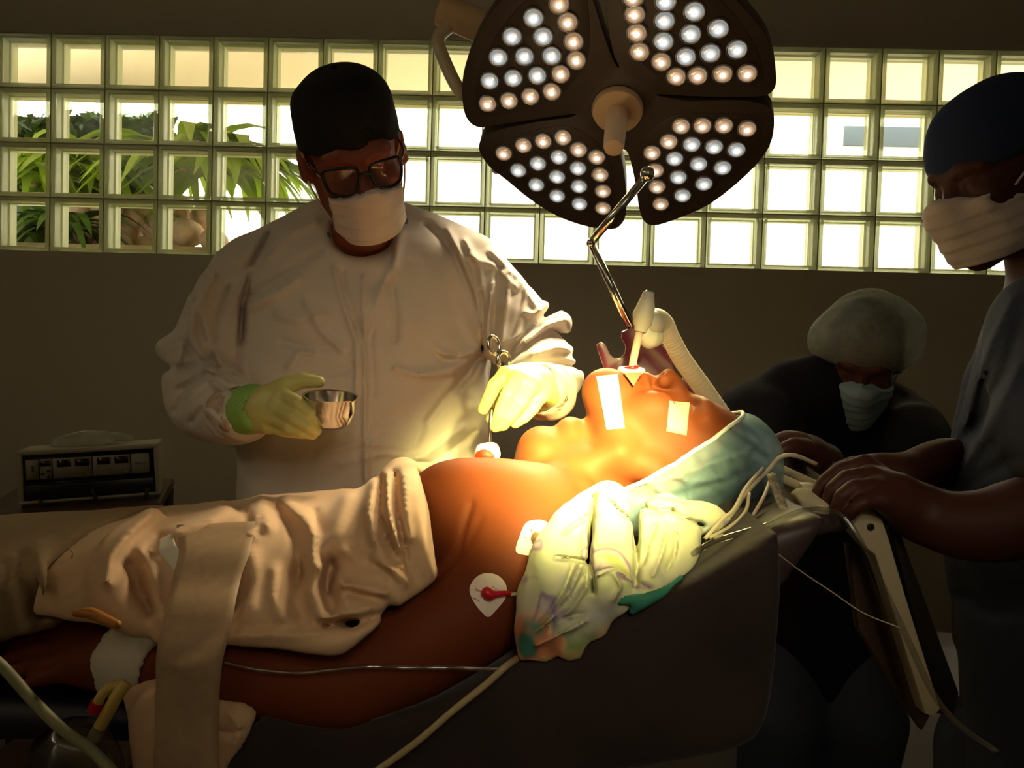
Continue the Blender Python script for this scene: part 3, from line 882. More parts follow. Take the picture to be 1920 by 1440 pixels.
# cavity for the neckline
G.chain([A(664, 355, 1.38), A(674, 412, 1.42)], [.098, .062], .015, 's')
G.inter(lambda x, y, z: -(z-.43), .01)
fl = [
 ([(505,440),(470,500),(455,570),(450,640)], 7, -.011), ([(470,505),(440,560),(446,650),(452,700)], 6, .009), ([(455,575),(447,640),(450,700)], 5, -.012),
 ([(505,480),(540,440),(590,415)], 10, .006), ([(560,520),(520,550),(470,575)], 10, .007), ([(600,470),(530,520),(460,560)], 8, -.006),
 ([(625,500),(640,560),(668,640),(668,740)], 5, .006), ([(640,510),(655,570),(680,640)], 5, -.005), ([(680,520),(682,620),(684,740),(684,900)], 4, .006), ([(700,530),(694,640),(700,740)], 6, -.004),
 ([(735,470),(732,520),(742,590),(741,640)], 6, -.007), ([(735,500),(700,575),(686,620)], 7, .006), ([(750,440),(738,480),(736,520)], 9, .008),
 ([(840,430),(868,490),(895,560),(902,610)], 7, .009), ([(800,420),(850,470),(880,540),(900,600)], 6, -.008), ([(870,450),(900,500),(905,560)], 6, .008), ([(900,545),(906,600),(908,640)], 5, -.012), ([(935,500),(930,560),(925,620)], 6, -.007), ([(925,530),(915,600),(912,640)], 5, .008), ([(955,510),(950,570),(940,640)], 6, .007), ([(985,540),(975,590),(960,640)], 6, -.006),
 ([(905,650),(880,700),(830,750),(800,790)], 8, -.009), ([(900,662),(850,690),(790,700)], 7, .006), ([(895,655),(860,672),(820,660),(800,640)], 6, .007), ([(800,640),(830,675),(880,672)], 6, -.006), ([(740,690),(790,705),(850,700)], 6, .005),
 ([(520,590),(560,600),(610,590)], 7, .005), ([(530,640),(575,655),(620,650)], 7, -.005), ([(570,560),(600,620),(640,655)], 6, .006), ([(540,690),(560,660),(590,660)], 6, .005), ([(570,700),(620,700),(660,690)], 8, -.004),
 ([(400,520),(370,580),(345,640),(330,690)], 7, .009), ([(430,540),(405,600),(398,660),(410,700)], 7, -.009), ([(360,560),(360,630),(385,690),(430,710)], 7, .009), ([(385,530),(382,600),(410,680),(445,700)], 6, .008), ([(340,640),(380,680),(440,700)], 6, -.009), ([(310,690),(350,690),(400,672)], 7, -.009), ([(330,720),(380,690),(440,700)], 6, .007),
 ([(345,740),(390,710),(430,740)], 6, .006), ([(360,790),(400,740),(440,730)], 6, -.005), ([(330,770),(345,730),(380,710)], 6, -.006), ([(380,760),(400,780),(430,800)], 6, .006),
 ([(880,480),(930,500),(970,540)], 6, .006), ([(920,470),(970,520),(1010,580)], 6, .007), ([(1040,580),(1010,600),(960,650),(940,690)], 6, -.010), ([(1060,600),(1020,612),(985,640)], 6, .009), ([(1075,640),(1040,620),(1000,640),(960,670)], 6, -.009), ([(1070,655),(1045,650),(1000,665)], 6, .008), ([(1085,690),(1050,680),(1010,685)], 6, -.007), ([(1025,570),(1005,590),(985,585)], 5, .008), ([(1060,720),(1040,700),(1020,690)], 5, .006), ([(1005,600),(990,620),(960,640)], 6, .006),
 ([(700,800),(690,860),(690,930)], 5, .004), ([(600,850),(680,830),(760,840)], 6, .004), ([(640,870),(720,850),(800,860)], 6, .004), ([(870,800),(800,850),(760,870)], 7, .005), ([(890,810),(840,850),(790,880)], 6, -.005), ([(850,720),(800,780),(780,830)], 8, .005)]
ff = folds(fl, 1.40)
rp = ripple(.0035, 34, 3); rp2 = ripple(.005, 15, 5)
G.disp(lambda x, y, z: np.where(y < YS+.02, 1, .3)*ff(x, y, z)*1.5+rp(x, y, z)+rp2(x, y, z))
mesh_obj('gown', G.mesh(.0042, pad=.03), GOWN, parent=sg)
# teal scrub collar at the neck
tc_ = Sculpt(); tc_.chain([H.w(0,.036,-.125), H.w(0,.055,-.20)], [.073, .085], .01)
tc_.half(H.w(0,.03,-.135), H.R[:,2]); tc_.half(H.w(0,.020,-.14), -H.R[:,1]); tc_.sub(Sculpt().chain([H.w(0,.02,-.06), H.w(0,.055,-.22)], [.066, .070], .01))
mesh_obj('scrub_collar', tc_.mesh(.004, pad=.01), TEAL, parent=sg)

# ---- cap
C = Sculpt()
def bucket(x, y, z):
    a, b, c = H.local(x, y, z)
    r = np.sqrt((a/.087)**2+((b-.014)/.106)**2)
    return ((r**3.2+np.abs((c-.038)/.106)**3.2)**(1/3.2)-1)*.087*H.s
C.add(bucket, H.w(0,.014,.05)-.14, H.w(0,.014,.05)+.14)
C.half(H.w(0,-.09,.034), -H.R[:,2]*1.0+H.R[:,1]*-.10, .004)
C.sub(Sculpt().ell(H.w(0,.012,.045), np.array((.0785,.0985,.0865))*H.s, H.R, .02))
rc = ripple(.003, 40, 8); C.disp(rc)
cap = mesh_obj('surgical_cap', C.mesh(.004, pad=.01), CAPB, parent=sg)
mesh_obj('cap_button', ball(H.w(0,.016,.145), (.006,.006,.004), 10), CAPB, parent=cap)

# ---- mask
def make_mask(H, name, m, parent, loop_m=None, h=.0028, pleat=.0016, top=.0, width=.062, bottom=-.118, earloops=True, back=-.014):
    Hs = Sculpt(); H.face(Hs, neck=False, ears=False)
    Mk = Sculpt(); k = H.s
    Mk.add(lambda x, y, z: Hs.ev(x, y, z)-.0095*k, Hs.lo, Hs.hi)
    Mk.ell(H.w(0,-.046,-.050), np.array([.063,.066,.070])*k, H.R, .03*k)
    Mk.chain(H.pts([(0,-.090,.006),(0,-.112,-.026),(0,-.104,-.075),(0,-.090,-.108)]), np.array([.011,.0195,.019,.017])*k, .045*k)
    def clip(x, y, z):
        a, b, c = H.local(x, y, z)
        tp = top-.016*np.clip(np.abs(a)/.05, 0, 1)**1.3
        return np.maximum(np.maximum(np.abs(a)-width, b-back), np.maximum(c-tp, bottom-c))*k
    Mk.inter(clip, .004)
    def pl(x, y, z):
        a, b, c = H.local(x, y, z)
        q = np.mod(c/.021, 1.0); return pleat*(1.6*q-.8)*np.clip((.9-q)/.1+1, 0, 1)
    Mk.disp(pl); Mk.disp(ripple(.0015, 60, 4))
    Mk.sub(Hs, .0012)
    o = mesh_obj(name, Mk.mesh(h, pad=.035), m, parent=parent)
    if earloops:
        for q in (-1, 1):
            for z0, z1 in ((-.020, .022), (-.095, -.028)):
                P = H.pts([(width*q,back-.010,z0), (.077*q,back*.5,(z0*.5+z1*.5)), (.086*q,.010,z1), (.088*q,.040,z1*.6-.002)])
                mesh_obj('ear_loop', tube(P, .0018*k, 8), loop_m or m, parent=o)
    return o
make_mask(H, 'face_mask', MASKM, sg, top=-.018, bottom=-.116)

# ---- glasses
gl_m = mat('glasses_frame', srgb(20, 18, 18), rough=.3)
lens_m = pane_mat('spectacle_lens', (.93, .93, .9), refl=.14, rough=.01)
for q in (-1, 1):
    pts = [(.010*q,-.121,.012),(.015*q,-.120,.019),(.038*q,-.116,.021),(.060*q,-.103,.018),(.064*q,-.100,.004),(.058*q,-.104,-.018),(.040*q,-.116,-.024),(.021*q,-.121,-.019),(.011*q,-.122,-.003)]
    W = np.array(H.pts(pts))
    rim = mesh_obj('glasses_rim', tube(W, .0026, 8, closed=True, n=5), gl_m, parent=sg)
    B_ = catmull(W, 4, True); c_ = B_.mean(0)
    v = np.vstack([B_, c_]); n_ = len(B_)
    mesh_obj('lens', (v, [(i, (i+1) % n_, n_) for i in range(n_)]), lens_m, parent=rim)
    mesh_obj('temple_arm', tube(H.pts([(.064*q,-.099,.010),(.078*q,-.060,.012),(.082*q,.0,.014),(.082*q,.024,.006)]), .0018, 8), gl_m, parent=sg)
mesh_obj('glasses_bridge', tube(H.pts([(-.011,-.121,.006),(0,-.124,.009),(.011,-.121,.006)]), .0030, 8), gl_m, parent=sg)

# ---- right hand (holds the bowl)
YH = 1.20
def a_(px, py, dy=0.): return A(px, py, YH+dy)
R1 = Sculpt()
hand(R1, a_(462, 768, .03), a_(500, 765, .01),
     [[a_(530, 742, -.02), a_(562, 757, -.052), a_(583, 775, -.058), a_(594, 786, -.052)],
      [a_(519, 764, -.025), a_(553, 783, -.056), a_(578, 799, -.060), a_(592, 808, -.052)],
      [a_(513, 783, -.02), a_(543, 800, -.045), a_(566, 809, -.05), a_(586, 815, -.045)],
      [a_(505, 798, -.005), a_(530, 808, -.02), a_(550, 812, -.025), a_(570, 815, -.022)]],
     [a_(505, 742, .0), a_(538, 722, -.005), a_(568, 713, -.002), a_(598, 716, .0)], wr=.033, fr=.0098)
gl = mesh_obj('glove', R1.mesh(.0022, pad=.01), GLOVE, parent=sg, label='right glove holding the bowl')
Cf = Sculpt(); Cf.chain([a_(446, 772, .045), a_(478, 768, .02)], [.040, .0385], .01); Cf.disp(ripple(.002, 80, 2))
Cf.sub(Sculpt().chain([a_(440, 772, .05), a_(490, 767, .015)], [.0335, .0335], .01))
mesh_obj('glove_cuff', Cf.mesh(.0025, pad=.01), GREENM, parent=gl, label='bright green rolled glove cuff')
# ---- left hand (holds the needle holder)
YL = 1.17
def b_(px, py, dy=0.): return A(px, py, YL+dy)
L1 = Sculpt()
hand(L1, b_(1022, 730, .06), b_(998, 722, .03),
     [[b_(948, 704, -.005), b_(928, 722, -.018), b_(916, 748, -.018), b_(906, 768, -.012)],
      [b_(972, 710, -.022), b_(952, 742, -.045), b_(938, 775, -.040), b_(929, 800, -.025)],
      [b_(996, 722, -.022), b_(976, 755, -.042), b_(958, 780, -.038), b_(944, 798, -.026)],
      [b_(1014, 740, -.008), b_(1000, 765, -.026), b_(984, 783, -.026), b_(966, 795, -.02)]],
     [b_(975, 725, .035), b_(950, 745, .045), b_(930, 768, .035), b_(922, 785, .022)], wr=.034, fr=.0100)
L1.ell(b_(985, 715, .015), (.036, .024, .022), None, .02)
gl2 = mesh_obj('glove', L1.mesh(.0022, pad=.01), GLOVE, parent=sg, label='left glove gripping the needle holder')
Cf = Sculpt(); Cf.chain([b_(1012, 728, .05), b_(1032, 735, .085)], [.040, .044], .01); Cf.disp(ripple(.002, 80, 6))
Cf.sub(Sculpt().chain([b_(1000, 724, .03), b_(1040, 738, .10)], [.0345, .0365], .01))
mesh_obj('sleeve_cuff', Cf.mesh(.0025, pad=.01), CUFF, parent=sg)
q_ = Sculpt(); q_.chain([a_(440, 775, .055), a_(456, 772, .035)], [.045, .042], .01); q_.sub(Sculpt().chain([a_(430, 775, .06), a_(470, 770, .02)], [.0405, .0405], .01)); q_.disp(ripple(.002, 90, 6))
mesh_obj('sleeve_cuff', q_.mesh(.0025, pad=.01), CUFF, parent=sg)

# ---- bowl
STEEL = mat('steel', (.78, .74, .70), rough=.14, metal=1.)
bc = A(618, 800, 1.175)
bowl = mesh_obj('steel_bowl', lathe([(.002, .001), (.022, .0), (.031, .008), (.0365, .024), (.0385, .044), (.041, .046), (.041, .0475), (.0375, .0465), (.0352, .026), (.030, .011), (.02, .004), (.001, .004)], bc, (.06, -.16, 1), 48, caps=False), STEEL, sharp=60)
tag(bowl, 'small shiny steel bowl held in the surgeon gloved right hand', 'bowl')
# ---- needle holder
nh = thing('needle_holder', 'steel ring-handled needle holder in the surgeon left hand', 'instrument', A(920, 835, YL-.005))
def ring(c, rx, rz, tilt, r=.0028):
    t = np.linspace(0, 2*math.pi, 20, endpoint=False); ct, st = math.cos(tilt), math.sin(tilt)
    return tube([c+V3(rx*math.cos(a)*ct-rz*math.sin(a)*st, .006*math.cos(a), rx*math.cos(a)*st+rz*math.sin(a)*ct) for a in t], r, 10, n=2, closed=True)
mesh_obj('handle', [ring(b_(926, 648, .012), .0075, .0135, .25), tube([b_(930, 664, .012), b_(936, 682, .012), b_(930, 710, .012), b_(922, 770, .01)], .0024, 8)], STEEL, parent=nh)
mesh_obj('handle', [ring(b_(944, 676, .004), .0085, .0125, .05), tube([b_(938, 690, .004), b_(934, 706, .006), b_(924, 770, .01)], .0024, 8)], STEEL, parent=nh)
mesh_obj('jaw', tube([b_(923, 765, .008), b_(919, 800, .0), b_(917, 832, -.005)], [.0032, .003, .0012], 8), STEEL, parent=nh)
# ============================================================ operating table
DARKC = mat('dark_table_cover', srgb(46, 35, 33), rough=.95, bump=(40, .3, .004), vary=(9, .25), sheen=.1)
PADM = mat('table_pad_vinyl', srgb(70, 56, 54), rough=.45, bump=(30, .15, .003))
BEIGE = mat('table_beige_paint', srgb(206, 192, 156), rough=.4)
DARKM = mat('dark_metal', srgb(46, 42, 40), rough=.4, metal=.4)
TY0, TY1 = .80, 1.315
tb = thing('operating_table', 'operating table with raised back section under a dark cover', 'operating table', (0, 1.1, 0))
def xz(px, py, Y): p = A(px, py, Y); return p[0], p[2]
# padded back section + flat section under the patient, hanging cover at the near side
def poly_prism(P2, y0, y1, rad):
    P2 = np.array(P2, float)
    Q = np.roll(P2, -1, 0)
    def fn(x, y, z):
        x, z = np.broadcast_arrays(x, z)
        d = None; sgn = None
        for (a, b), (c, e) in zip(P2, Q):
            ex, ez = c-a, e-b; wx, wz = x-a, z-b
            t = np.clip((wx*ex+wz*ez)/(ex*ex+ez*ez), 0, 1)
            q = (wx-ex*t)**2+(wz-ez*t)**2
            d = q if d is None else np.minimum(d, q)
            c1, c2, c3 = z >= b, z < e, ex*wz > ez*wx
            fl = (c1 & c2 & c3) | (~c1 & ~c2 & ~c3)
            sgn = np.where(fl, -1, 1) if sgn is None else np.where(fl, -sgn, sgn)
        d = np.sqrt(d)*sgn+rad
        w = np.abs(y-(y0+y1)/2)-(y1-y0)/2+rad
        return np.minimum(np.maximum(d, w), 0)+np.sqrt(np.maximum(d, 0)**2+np.maximum(w, 0)**2)-rad
    lo = [P2[:,0].min(), y0, P2[:,1].min()]; hi = [P2[:,0].max(), y1, P2[:,1].max()]
    return fn, lo, hi
PB = Sculpt()
P2 = [xz(px, py, TY0) for px, py in [(487,1332),(520,1345),(640,1368),(800,1330),(950,1262),(1120,1190),(1290,1098),(1400,1040),(1466,1004),(1474,1120),(1466,1230),(1448,1345),(1425,1392),(1380,1418),(1300,1432),(1000,1470),(600,1500),(420,1500),(424,1440)]]
PB.add(*poly_prism(P2, TY0, TY1, .014))
PB.disp(ripple(.006, 9, 21))
HB = Sculpt()
P3 = [xz(px, py, .86) for px, py in [(1380,1020),(1466,985),(1555,968),(1560,985),(1470,1115),(1380,1150)]]
HB.add(*poly_prism(P3, .86, 1.30, .02))
# far rim of head end: thin pad edge + side rail
P4 = [A(1420,868,1.20), A(1470,856,1.22), A(1512,872,1.22), A(1590,930,1.14), A(1600,960,1.0), A(1545,968,.92), A(1440,990,.92), A(1400,960,1.05)]
mesh_obj('head_board', prism([p+V3(0,0,-.0) for p in P4], (0, 0, -.02)), PADM, parent=tb, smooth=False)
mesh_obj('side_rail', [tube([A(1453,874,1.12), A(1534,912,1.08)], .0062, 10, smooth=False), box(A(1512,917,1.03), (.02,.02,.016), .004), tube([A(1466,898,1.05), A(1512,917,1.03)], .006, 10, smooth=False), ball(A(1520,921,1.025), .008, 12)], BEIGE, parent=tb, sharp=40)
# beige folding strut at the head end
Yb = .97
def slab2(pts, Y, th, bev=.004): return prism([A(a, b, Y) for a, b in pts], (0, th, 0), bev)
mesh_obj('folding_strut', slab2([(1601,948),(1633,953),(1655,972),(1668,1010),(1700,1120),(1765,1330),(1752,1345),(1735,1340),(1640,1040),(1625,1030),(1603,1005),(1598,985),(1612,968)], Yb, .03), BEIGE, parent=tb, sharp=40)
mesh_obj('pivot_bolt', lathe([(.0045, 0), (.0045, .0015), (.002, .002)], A(1632, 988, Yb), (0, -1, 0), 20), DARKM, parent=tb, sharp=40)
mesh_obj('tube_mount', tube([A(1588,967,.985), A(1610,985,.985)], .008, 16, smooth=False), STEEL, parent=tb)
mesh_obj('strut_board', slab2([(1668,985),(1690,1000),(1800,1300),(1790,1345),(1760,1340)], 1.0, .05), DARKM, parent=tb, sharp=40)
mesh_obj('inner_strut', slab2([(1590,1020),(1618,1035),(1745,1345),(1730,1372),(1700,1330),(1610,1180)], 1.05, .02), mat('table_brown_paint', srgb(86, 66, 50), rough=.5), parent=tb, sharp=40)
mesh_obj('base', [box((-.1, 1.08, .08), (1.0, .42, .16), .03), box((-.1, 1.08, .40), (.34, .32, .5), .03)], BEIGE, parent=tb, sharp=40)
fl_t = Sculpt()
P5 = [xz(px, py, .84) for px, py in [(-420,1290),(0,1318),(260,1330),(500,1350),(500,1400),(250,1400),(-420,1400)]]
fl_t.add(*poly_prism(P5, .84, TY1, .015))

# ============================================================ patient
YP = 1.10
pt = thing('person', 'patient lying face up with bare chest, bouffant cap and airway tube', 'person', (A(700, 1000, YP)[0], YP, .9))
def zz(py, Y=YP): return A(960, py, Y)[2]
def trow(px, pt_, pb_, hy, Y=YP):
    a, b = A(px, pt_, Y), A(px, pb_, Y)
    return (a[0], Y, (a[2]+b[2])/2, hy, (a[2]-b[2])/2)
B = Sculpt()
B.loft(0, [trow(330, 1010, 1290, .15), trow(450, 985, 1290, .17), trow(600, 965, 1275, .178), trow(700, 925, 1262, .18), trow(780, 890, 1245, .182), trow(870, 871, 1215, .185), trow(950, 868, 1180, .182), trow(1010, 885, 1140, .165), trow(1060, 915, 1095, .13), trow(1100, 935, 1060, .09)], .03, p=2.35)
# shoulders and trapezius
B.ell(A(1000, 1015, .955), (.075, .062, .068), None, .05)
B.ell(A(1010, 985, 1.26), (.075, .062, .065), None, .05)
B.chain([A(985, 960, .97), A(1075, 935, 1.03), A(1150, 890, 1.07)], [.045, .045, .045], .05)
B.chain([A(985, 950, 1.24), A(1075, 930, 1.16), A(1150, 890, 1.12)], [.045, .045, .045], .05)
B.ell(A(905, 945, .99), (.085, .05, .05), rotm((0,-1,0),(.3,0,1)), .05)      # pectoral
# clavicles
B.chain([A(992, 884, 1.075), A(1045, 905, 1.02), A(1095, 921, .985)], [.009, .010, .009], .022)
# neck with swellings
B.chain([A(1040, 905, 1.10), A(1110, 860, 1.09), A(1190, 840, 1.08)], [.058, .050, .055], .025)
B.ell(A(1016, 850, 1.075), (.035, .050, .037), None, .014)
B.ell(A(1069, 817, 1.08), (.022, .034, .026), None, .012)
B.ell(A(1085, 870, 1.05), (.030, .030, .028), None, .03)
B.chain([A(1015, 905, 1.045), A(1085, 880, 1.02), A(1160, 850, 1.01)], [.014, .016, .014], .025)
# head, seen in profile
YD = 1.08
def h_(px, py, dy=0.): return A(px, py, YD+dy)
Rh = rotm((.20, 0, .98), (.95, 0, -.25))       # face looks up, crown to the right
B.ell(h_(1306, 872), (.077, .078, .094), Rh, .025)
B.ell(h_(1228, 806), (.060, .054, .080), Rh, .03)
B.chain([h_(1135, 735), h_(1130, 728)], [.022, .022], .02)
B.ell(h_(1137, 733), (.024, .022, .022), None, .02)
B.ell(h_(1165, 738), (.030, .028, .022), None, .02)
for q in (-1, 1):
    B.chain([h_(1140, 742), h_(1152, 800, .040*q), h_(1180, 868, .058*q), h_(1225, 880, .066*q)], [.021, .019, .017, .016], .025)
    B.ell(h_(1228, 768, .042*q), (.030, .020, .022), None, .02)
    B.chain([h_(1310, 757, .012*q), h_(1317, 764, .034*q), h_(1320, 790, .056*q)], [.010, .013, .012], .012)
B.ell(h_(1328, 800), (.052, .027, .034), Rh, .025)
for q in (-1, 1): B.ell(h_(1284, 752, .036*q), (.015, .018, .017), None, .012, 's')
for q in (-1, 1): B.ell(h_(1284, 775, .033*q), (.0135, .0150, .0130), None, .005)
B.chain([h_(1298, 757), h_(1280, 740), h_(1267, 720), h_(1254, 709)], [.0085, .0095, .0108, .0132], .010)
for q in (-1, 1):
    B.ell(h_(1245, 714, .0125*q), (.010, .009, .0095), None, .007)
    B.ell(h_(1239, 705, .0075*q), (.0055, .0045, .008), None, .003, 's')
B.chain([h_(1228, 718), h_(1215, 712)], [.008, .008], .01)
B.chain([h_(1214, 724, -.024), h_(1206, 709, -.010), h_(1206, 709, .010), h_(1214, 724, .024)], [.0045, .0085, .0085, .0045], .008)
B.chain([h_(1176, 728, -.022), h_(1164, 714, -.008), h_(1164, 714, .008), h_(1176, 728, .022)], [.0045, .009, .009, .0045], .008)
B.ell(h_(1186, 700), (.010, .016, .016), None, .006, 's')
for q in (-1, 1):
    B.ell(h_(1243, 908, .080*q), (.030, .009, .018), rotm((0,-1,0),(.5,0,-.8)), .008)
# arms
AL = [A(985, 1040, .955), A(900, 1125, .91), A(800, 1195, .885), A(690, 1255, .865), A(640, 1272, .86), A(540, 1266, .86), A(420, 1256, .862), A(300, 1245, .868), A(235, 1240, .875)]
B.chain(AL, [.068, .065, .062, .057, .056, .053, .045, .037, .032], .03, n=4)
AR = [A(990, 1010, 1.25), A(850, 1080, 1.255), A(700, 1130, 1.26), A(520, 1110, 1.25), A(400, 1100, 1.22)]
B.chain(AR, [.062, .055, .048, .042, .034], .03, n=4)
# left hand, lying palm-down
hw = A(235, 1240, .875)
hand(B, hw, A(190, 1240, .872),
     [[A(135, 1205, .905), A(95, 1200, .91), A(60, 1206, .905), A(35, 1216, .90)],
      [A(128, 1222, .885), A(85, 1222, .885), A(45, 1228, .88), A(15, 1238, .878)],
      [A(130, 1240, .868), A(88, 1246, .865), A(52, 1252, .862), A(25, 1260, .86)],
      [A(138, 1258, .855), A(104, 1266, .85), A(78, 1272, .85), A(58, 1278, .85)]],
     [A(195, 1210, .91), A(160, 1180, .925), A(130, 1172, .92), A(105, 1175, .915)], wr=.030, fr=.0105)
# legs under the sheet
for q, Yl in ((-1, 1.0), (1, 1.2)):
    B.chain([A(360, 1140, Yl), A(150, 1140, Yl), A(-120, 1140, Yl-.01), A(-420, 1170, Yl-.01), A(-560, 1180, Yl)], [.090, .078, .060, .050, .040], .05)
B.add(lambda x, y, z: np.full(np.broadcast(x, y, z).shape, 1e3), None, None)
# creases at the armpit
cr = folds([([(884,945),(872,985),(861,1034)], 6, -.005), ([(902,972),(888,1000),(872,1034)], 6, -.003), ([(861,1040),(830,1075),(800,1100)], 8, -.005)], 1.0)
B.disp(cr)
mesh_obj('body', B.mesh(.0042, pad=.02, lo=[A(-330,1100,1.0)[0], .76, .84]), SKIN_P, parent=pt)

# ---- bouffant cap of the patient
for nm_, sc_, h_m, mt_ in (('dark_cover', PB, .008, DARKC), ('head_pad', HB, .008, PADM), ('leg_section_pad', fl_t, .010, mat('navy_pad', srgb(30, 30, 46), rough=.5))):
    q_m = Sculpt(); q_m.ops = [(sc_.ev, .01, 'u')]; q_m.lo, q_m.hi = sc_.lo, sc_.hi; q_m.sub(B, .003, .006)
    mesh_obj(nm_, q_m.mesh(h_m, pad=.02), mt_, parent=tb)
CAPP = film_mat('cap_film_blue', srgb(150, 186, 206), .52)
def bouffant(parent, c, r, R, cut_p, cut_n, m, name='bouffant_cap', seed=1, extra=None, h=.0045, th=.0012, amp=.006, sc=26, fold=None):
    """thin film dome: the sculpted outer skin, opened along the elastic edge"""
    O = Sculpt(); O.ell(c, r, R, .01)
    if extra: extra(O)
    O.disp(ripple(amp, sc, seed)); O.disp(ripple(amp*.5, sc*2.2, seed+3))
    if fold: O.disp(fold)
    cut_p = np.asarray(cut_p); cut_n = np.asarray(cut_n)/np.linalg.norm(cut_n)
    V, Q = O.mesh(h, pad=.03)
    keep = ((V[Q].mean(1)-cut_p)@cut_n) < 0
    Q = Q[keep]; used = np.unique(Q); mp = np.full(len(V), -1); mp[used] = np.arange(len(used))
    o = mesh_obj(name, (V[used], mp[Q]), m, parent=parent)
    return o, O
def elastic(O, cp, u, v, off=.0):
    P = []; rr = np.linspace(.02, .26, 500)
    for a in np.linspace(0, 2*math.pi, 60, endpoint=False):
        d = u*math.cos(a)+v*math.sin(a)
        e = O.ev(cp[0]+d[0]*rr, cp[1]+d[1]*rr, cp[2]+d[2]*rr)
        P.append(cp+d*(rr[np.argmax(e > 0)]-off))
    return np.array(P)
cutp = h_(1268, 838); e1 = h_(1366, 783)-h_(1168, 892); cutn = np.cross(V3(0, 1, 0), e1); cutn *= -1 if cutn[2] < 0 else 1
capf = folds([([(1180,905),(1250,900),(1330,870),(1420,840)], 7, .004), ([(1190,930),(1270,930),(1350,905),(1430,870)], 8, -.004), ([(1220,885),(1240,920),(1230,955)], 6, .003), ([(1260,865),(1290,910),(1300,955)], 7, .004), ([(1300,840),(1340,890),(1350,940)], 7, -.004), ([(1335,820),(1380,860),(1400,905)], 7, .004), ([(1365,800),(1410,830),(1435,850)], 6, -.004), ([(1250,890),(1300,905),(1370,895)], 4, .003), ([(1210,900),(1260,940),(1330,950)], 5, .003)], 1.0)
cap_o, capO = bouffant(pt, h_(1313, 882), (.086, .086, .103), Rh, cutp, cutn, CAPP, seed=4, h=.0034, fold=capf,
    extra=lambda O: (O.ell(h_(1390, 868, -.01), (.045, .046, .045), None, .04), O.ell(h_(1218, 915, -.05), (.052, .045, .050), None, .04), O.ell(h_(1195, 945, -.055), (.026, .03, .03), None, .03)))
EL = elastic(capO, cutp, e1/np.linalg.norm(e1), V3(0, 1, 0))
mesh_obj('elastic_band', tube(EL, .0028, 8, closed=True, smooth=False), mat('elastic_white', srgb(225, 232, 232), rough=.8), parent=cap_o)
HAIRP = mat('dark_hair', srgb(24, 20, 18), rough=.7)
hr = Sculpt(); hr.ell(h_(1308, 873), (.078, .081, .098), Rh, .02); hr.half(h_(1300, 850), cutn+V3(-.25,0,.2)); 
mesh_obj('hair', hr.mesh(.005, pad=.01), HAIRP, parent=pt)
# ============================================================ sheet over the patient
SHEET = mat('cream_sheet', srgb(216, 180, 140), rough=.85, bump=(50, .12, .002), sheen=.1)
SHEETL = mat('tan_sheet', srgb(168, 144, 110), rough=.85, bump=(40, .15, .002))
D = Sculpt()
def drow(px, pt_, pb_, hy, Y=1.06):
    a, b = A(px, pt_, Y), A(px, pb_, Y)
    return (a[0], Y, (a[2]+b[2])/2, hy, (a[2]-b[2])/2)
D.loft(0, [drow(230,968,1225,.20), drow(300,958,1215,.20), drow(420,944,1212,.205), drow(520,940,1218,.21), drow(630,938,1222,.21), drow(700,905,1205,.212), drow(745,882,1165,.214), drow(770,880,1120,.214), drow(800,885,1080,.214)], .02, p=3.0)
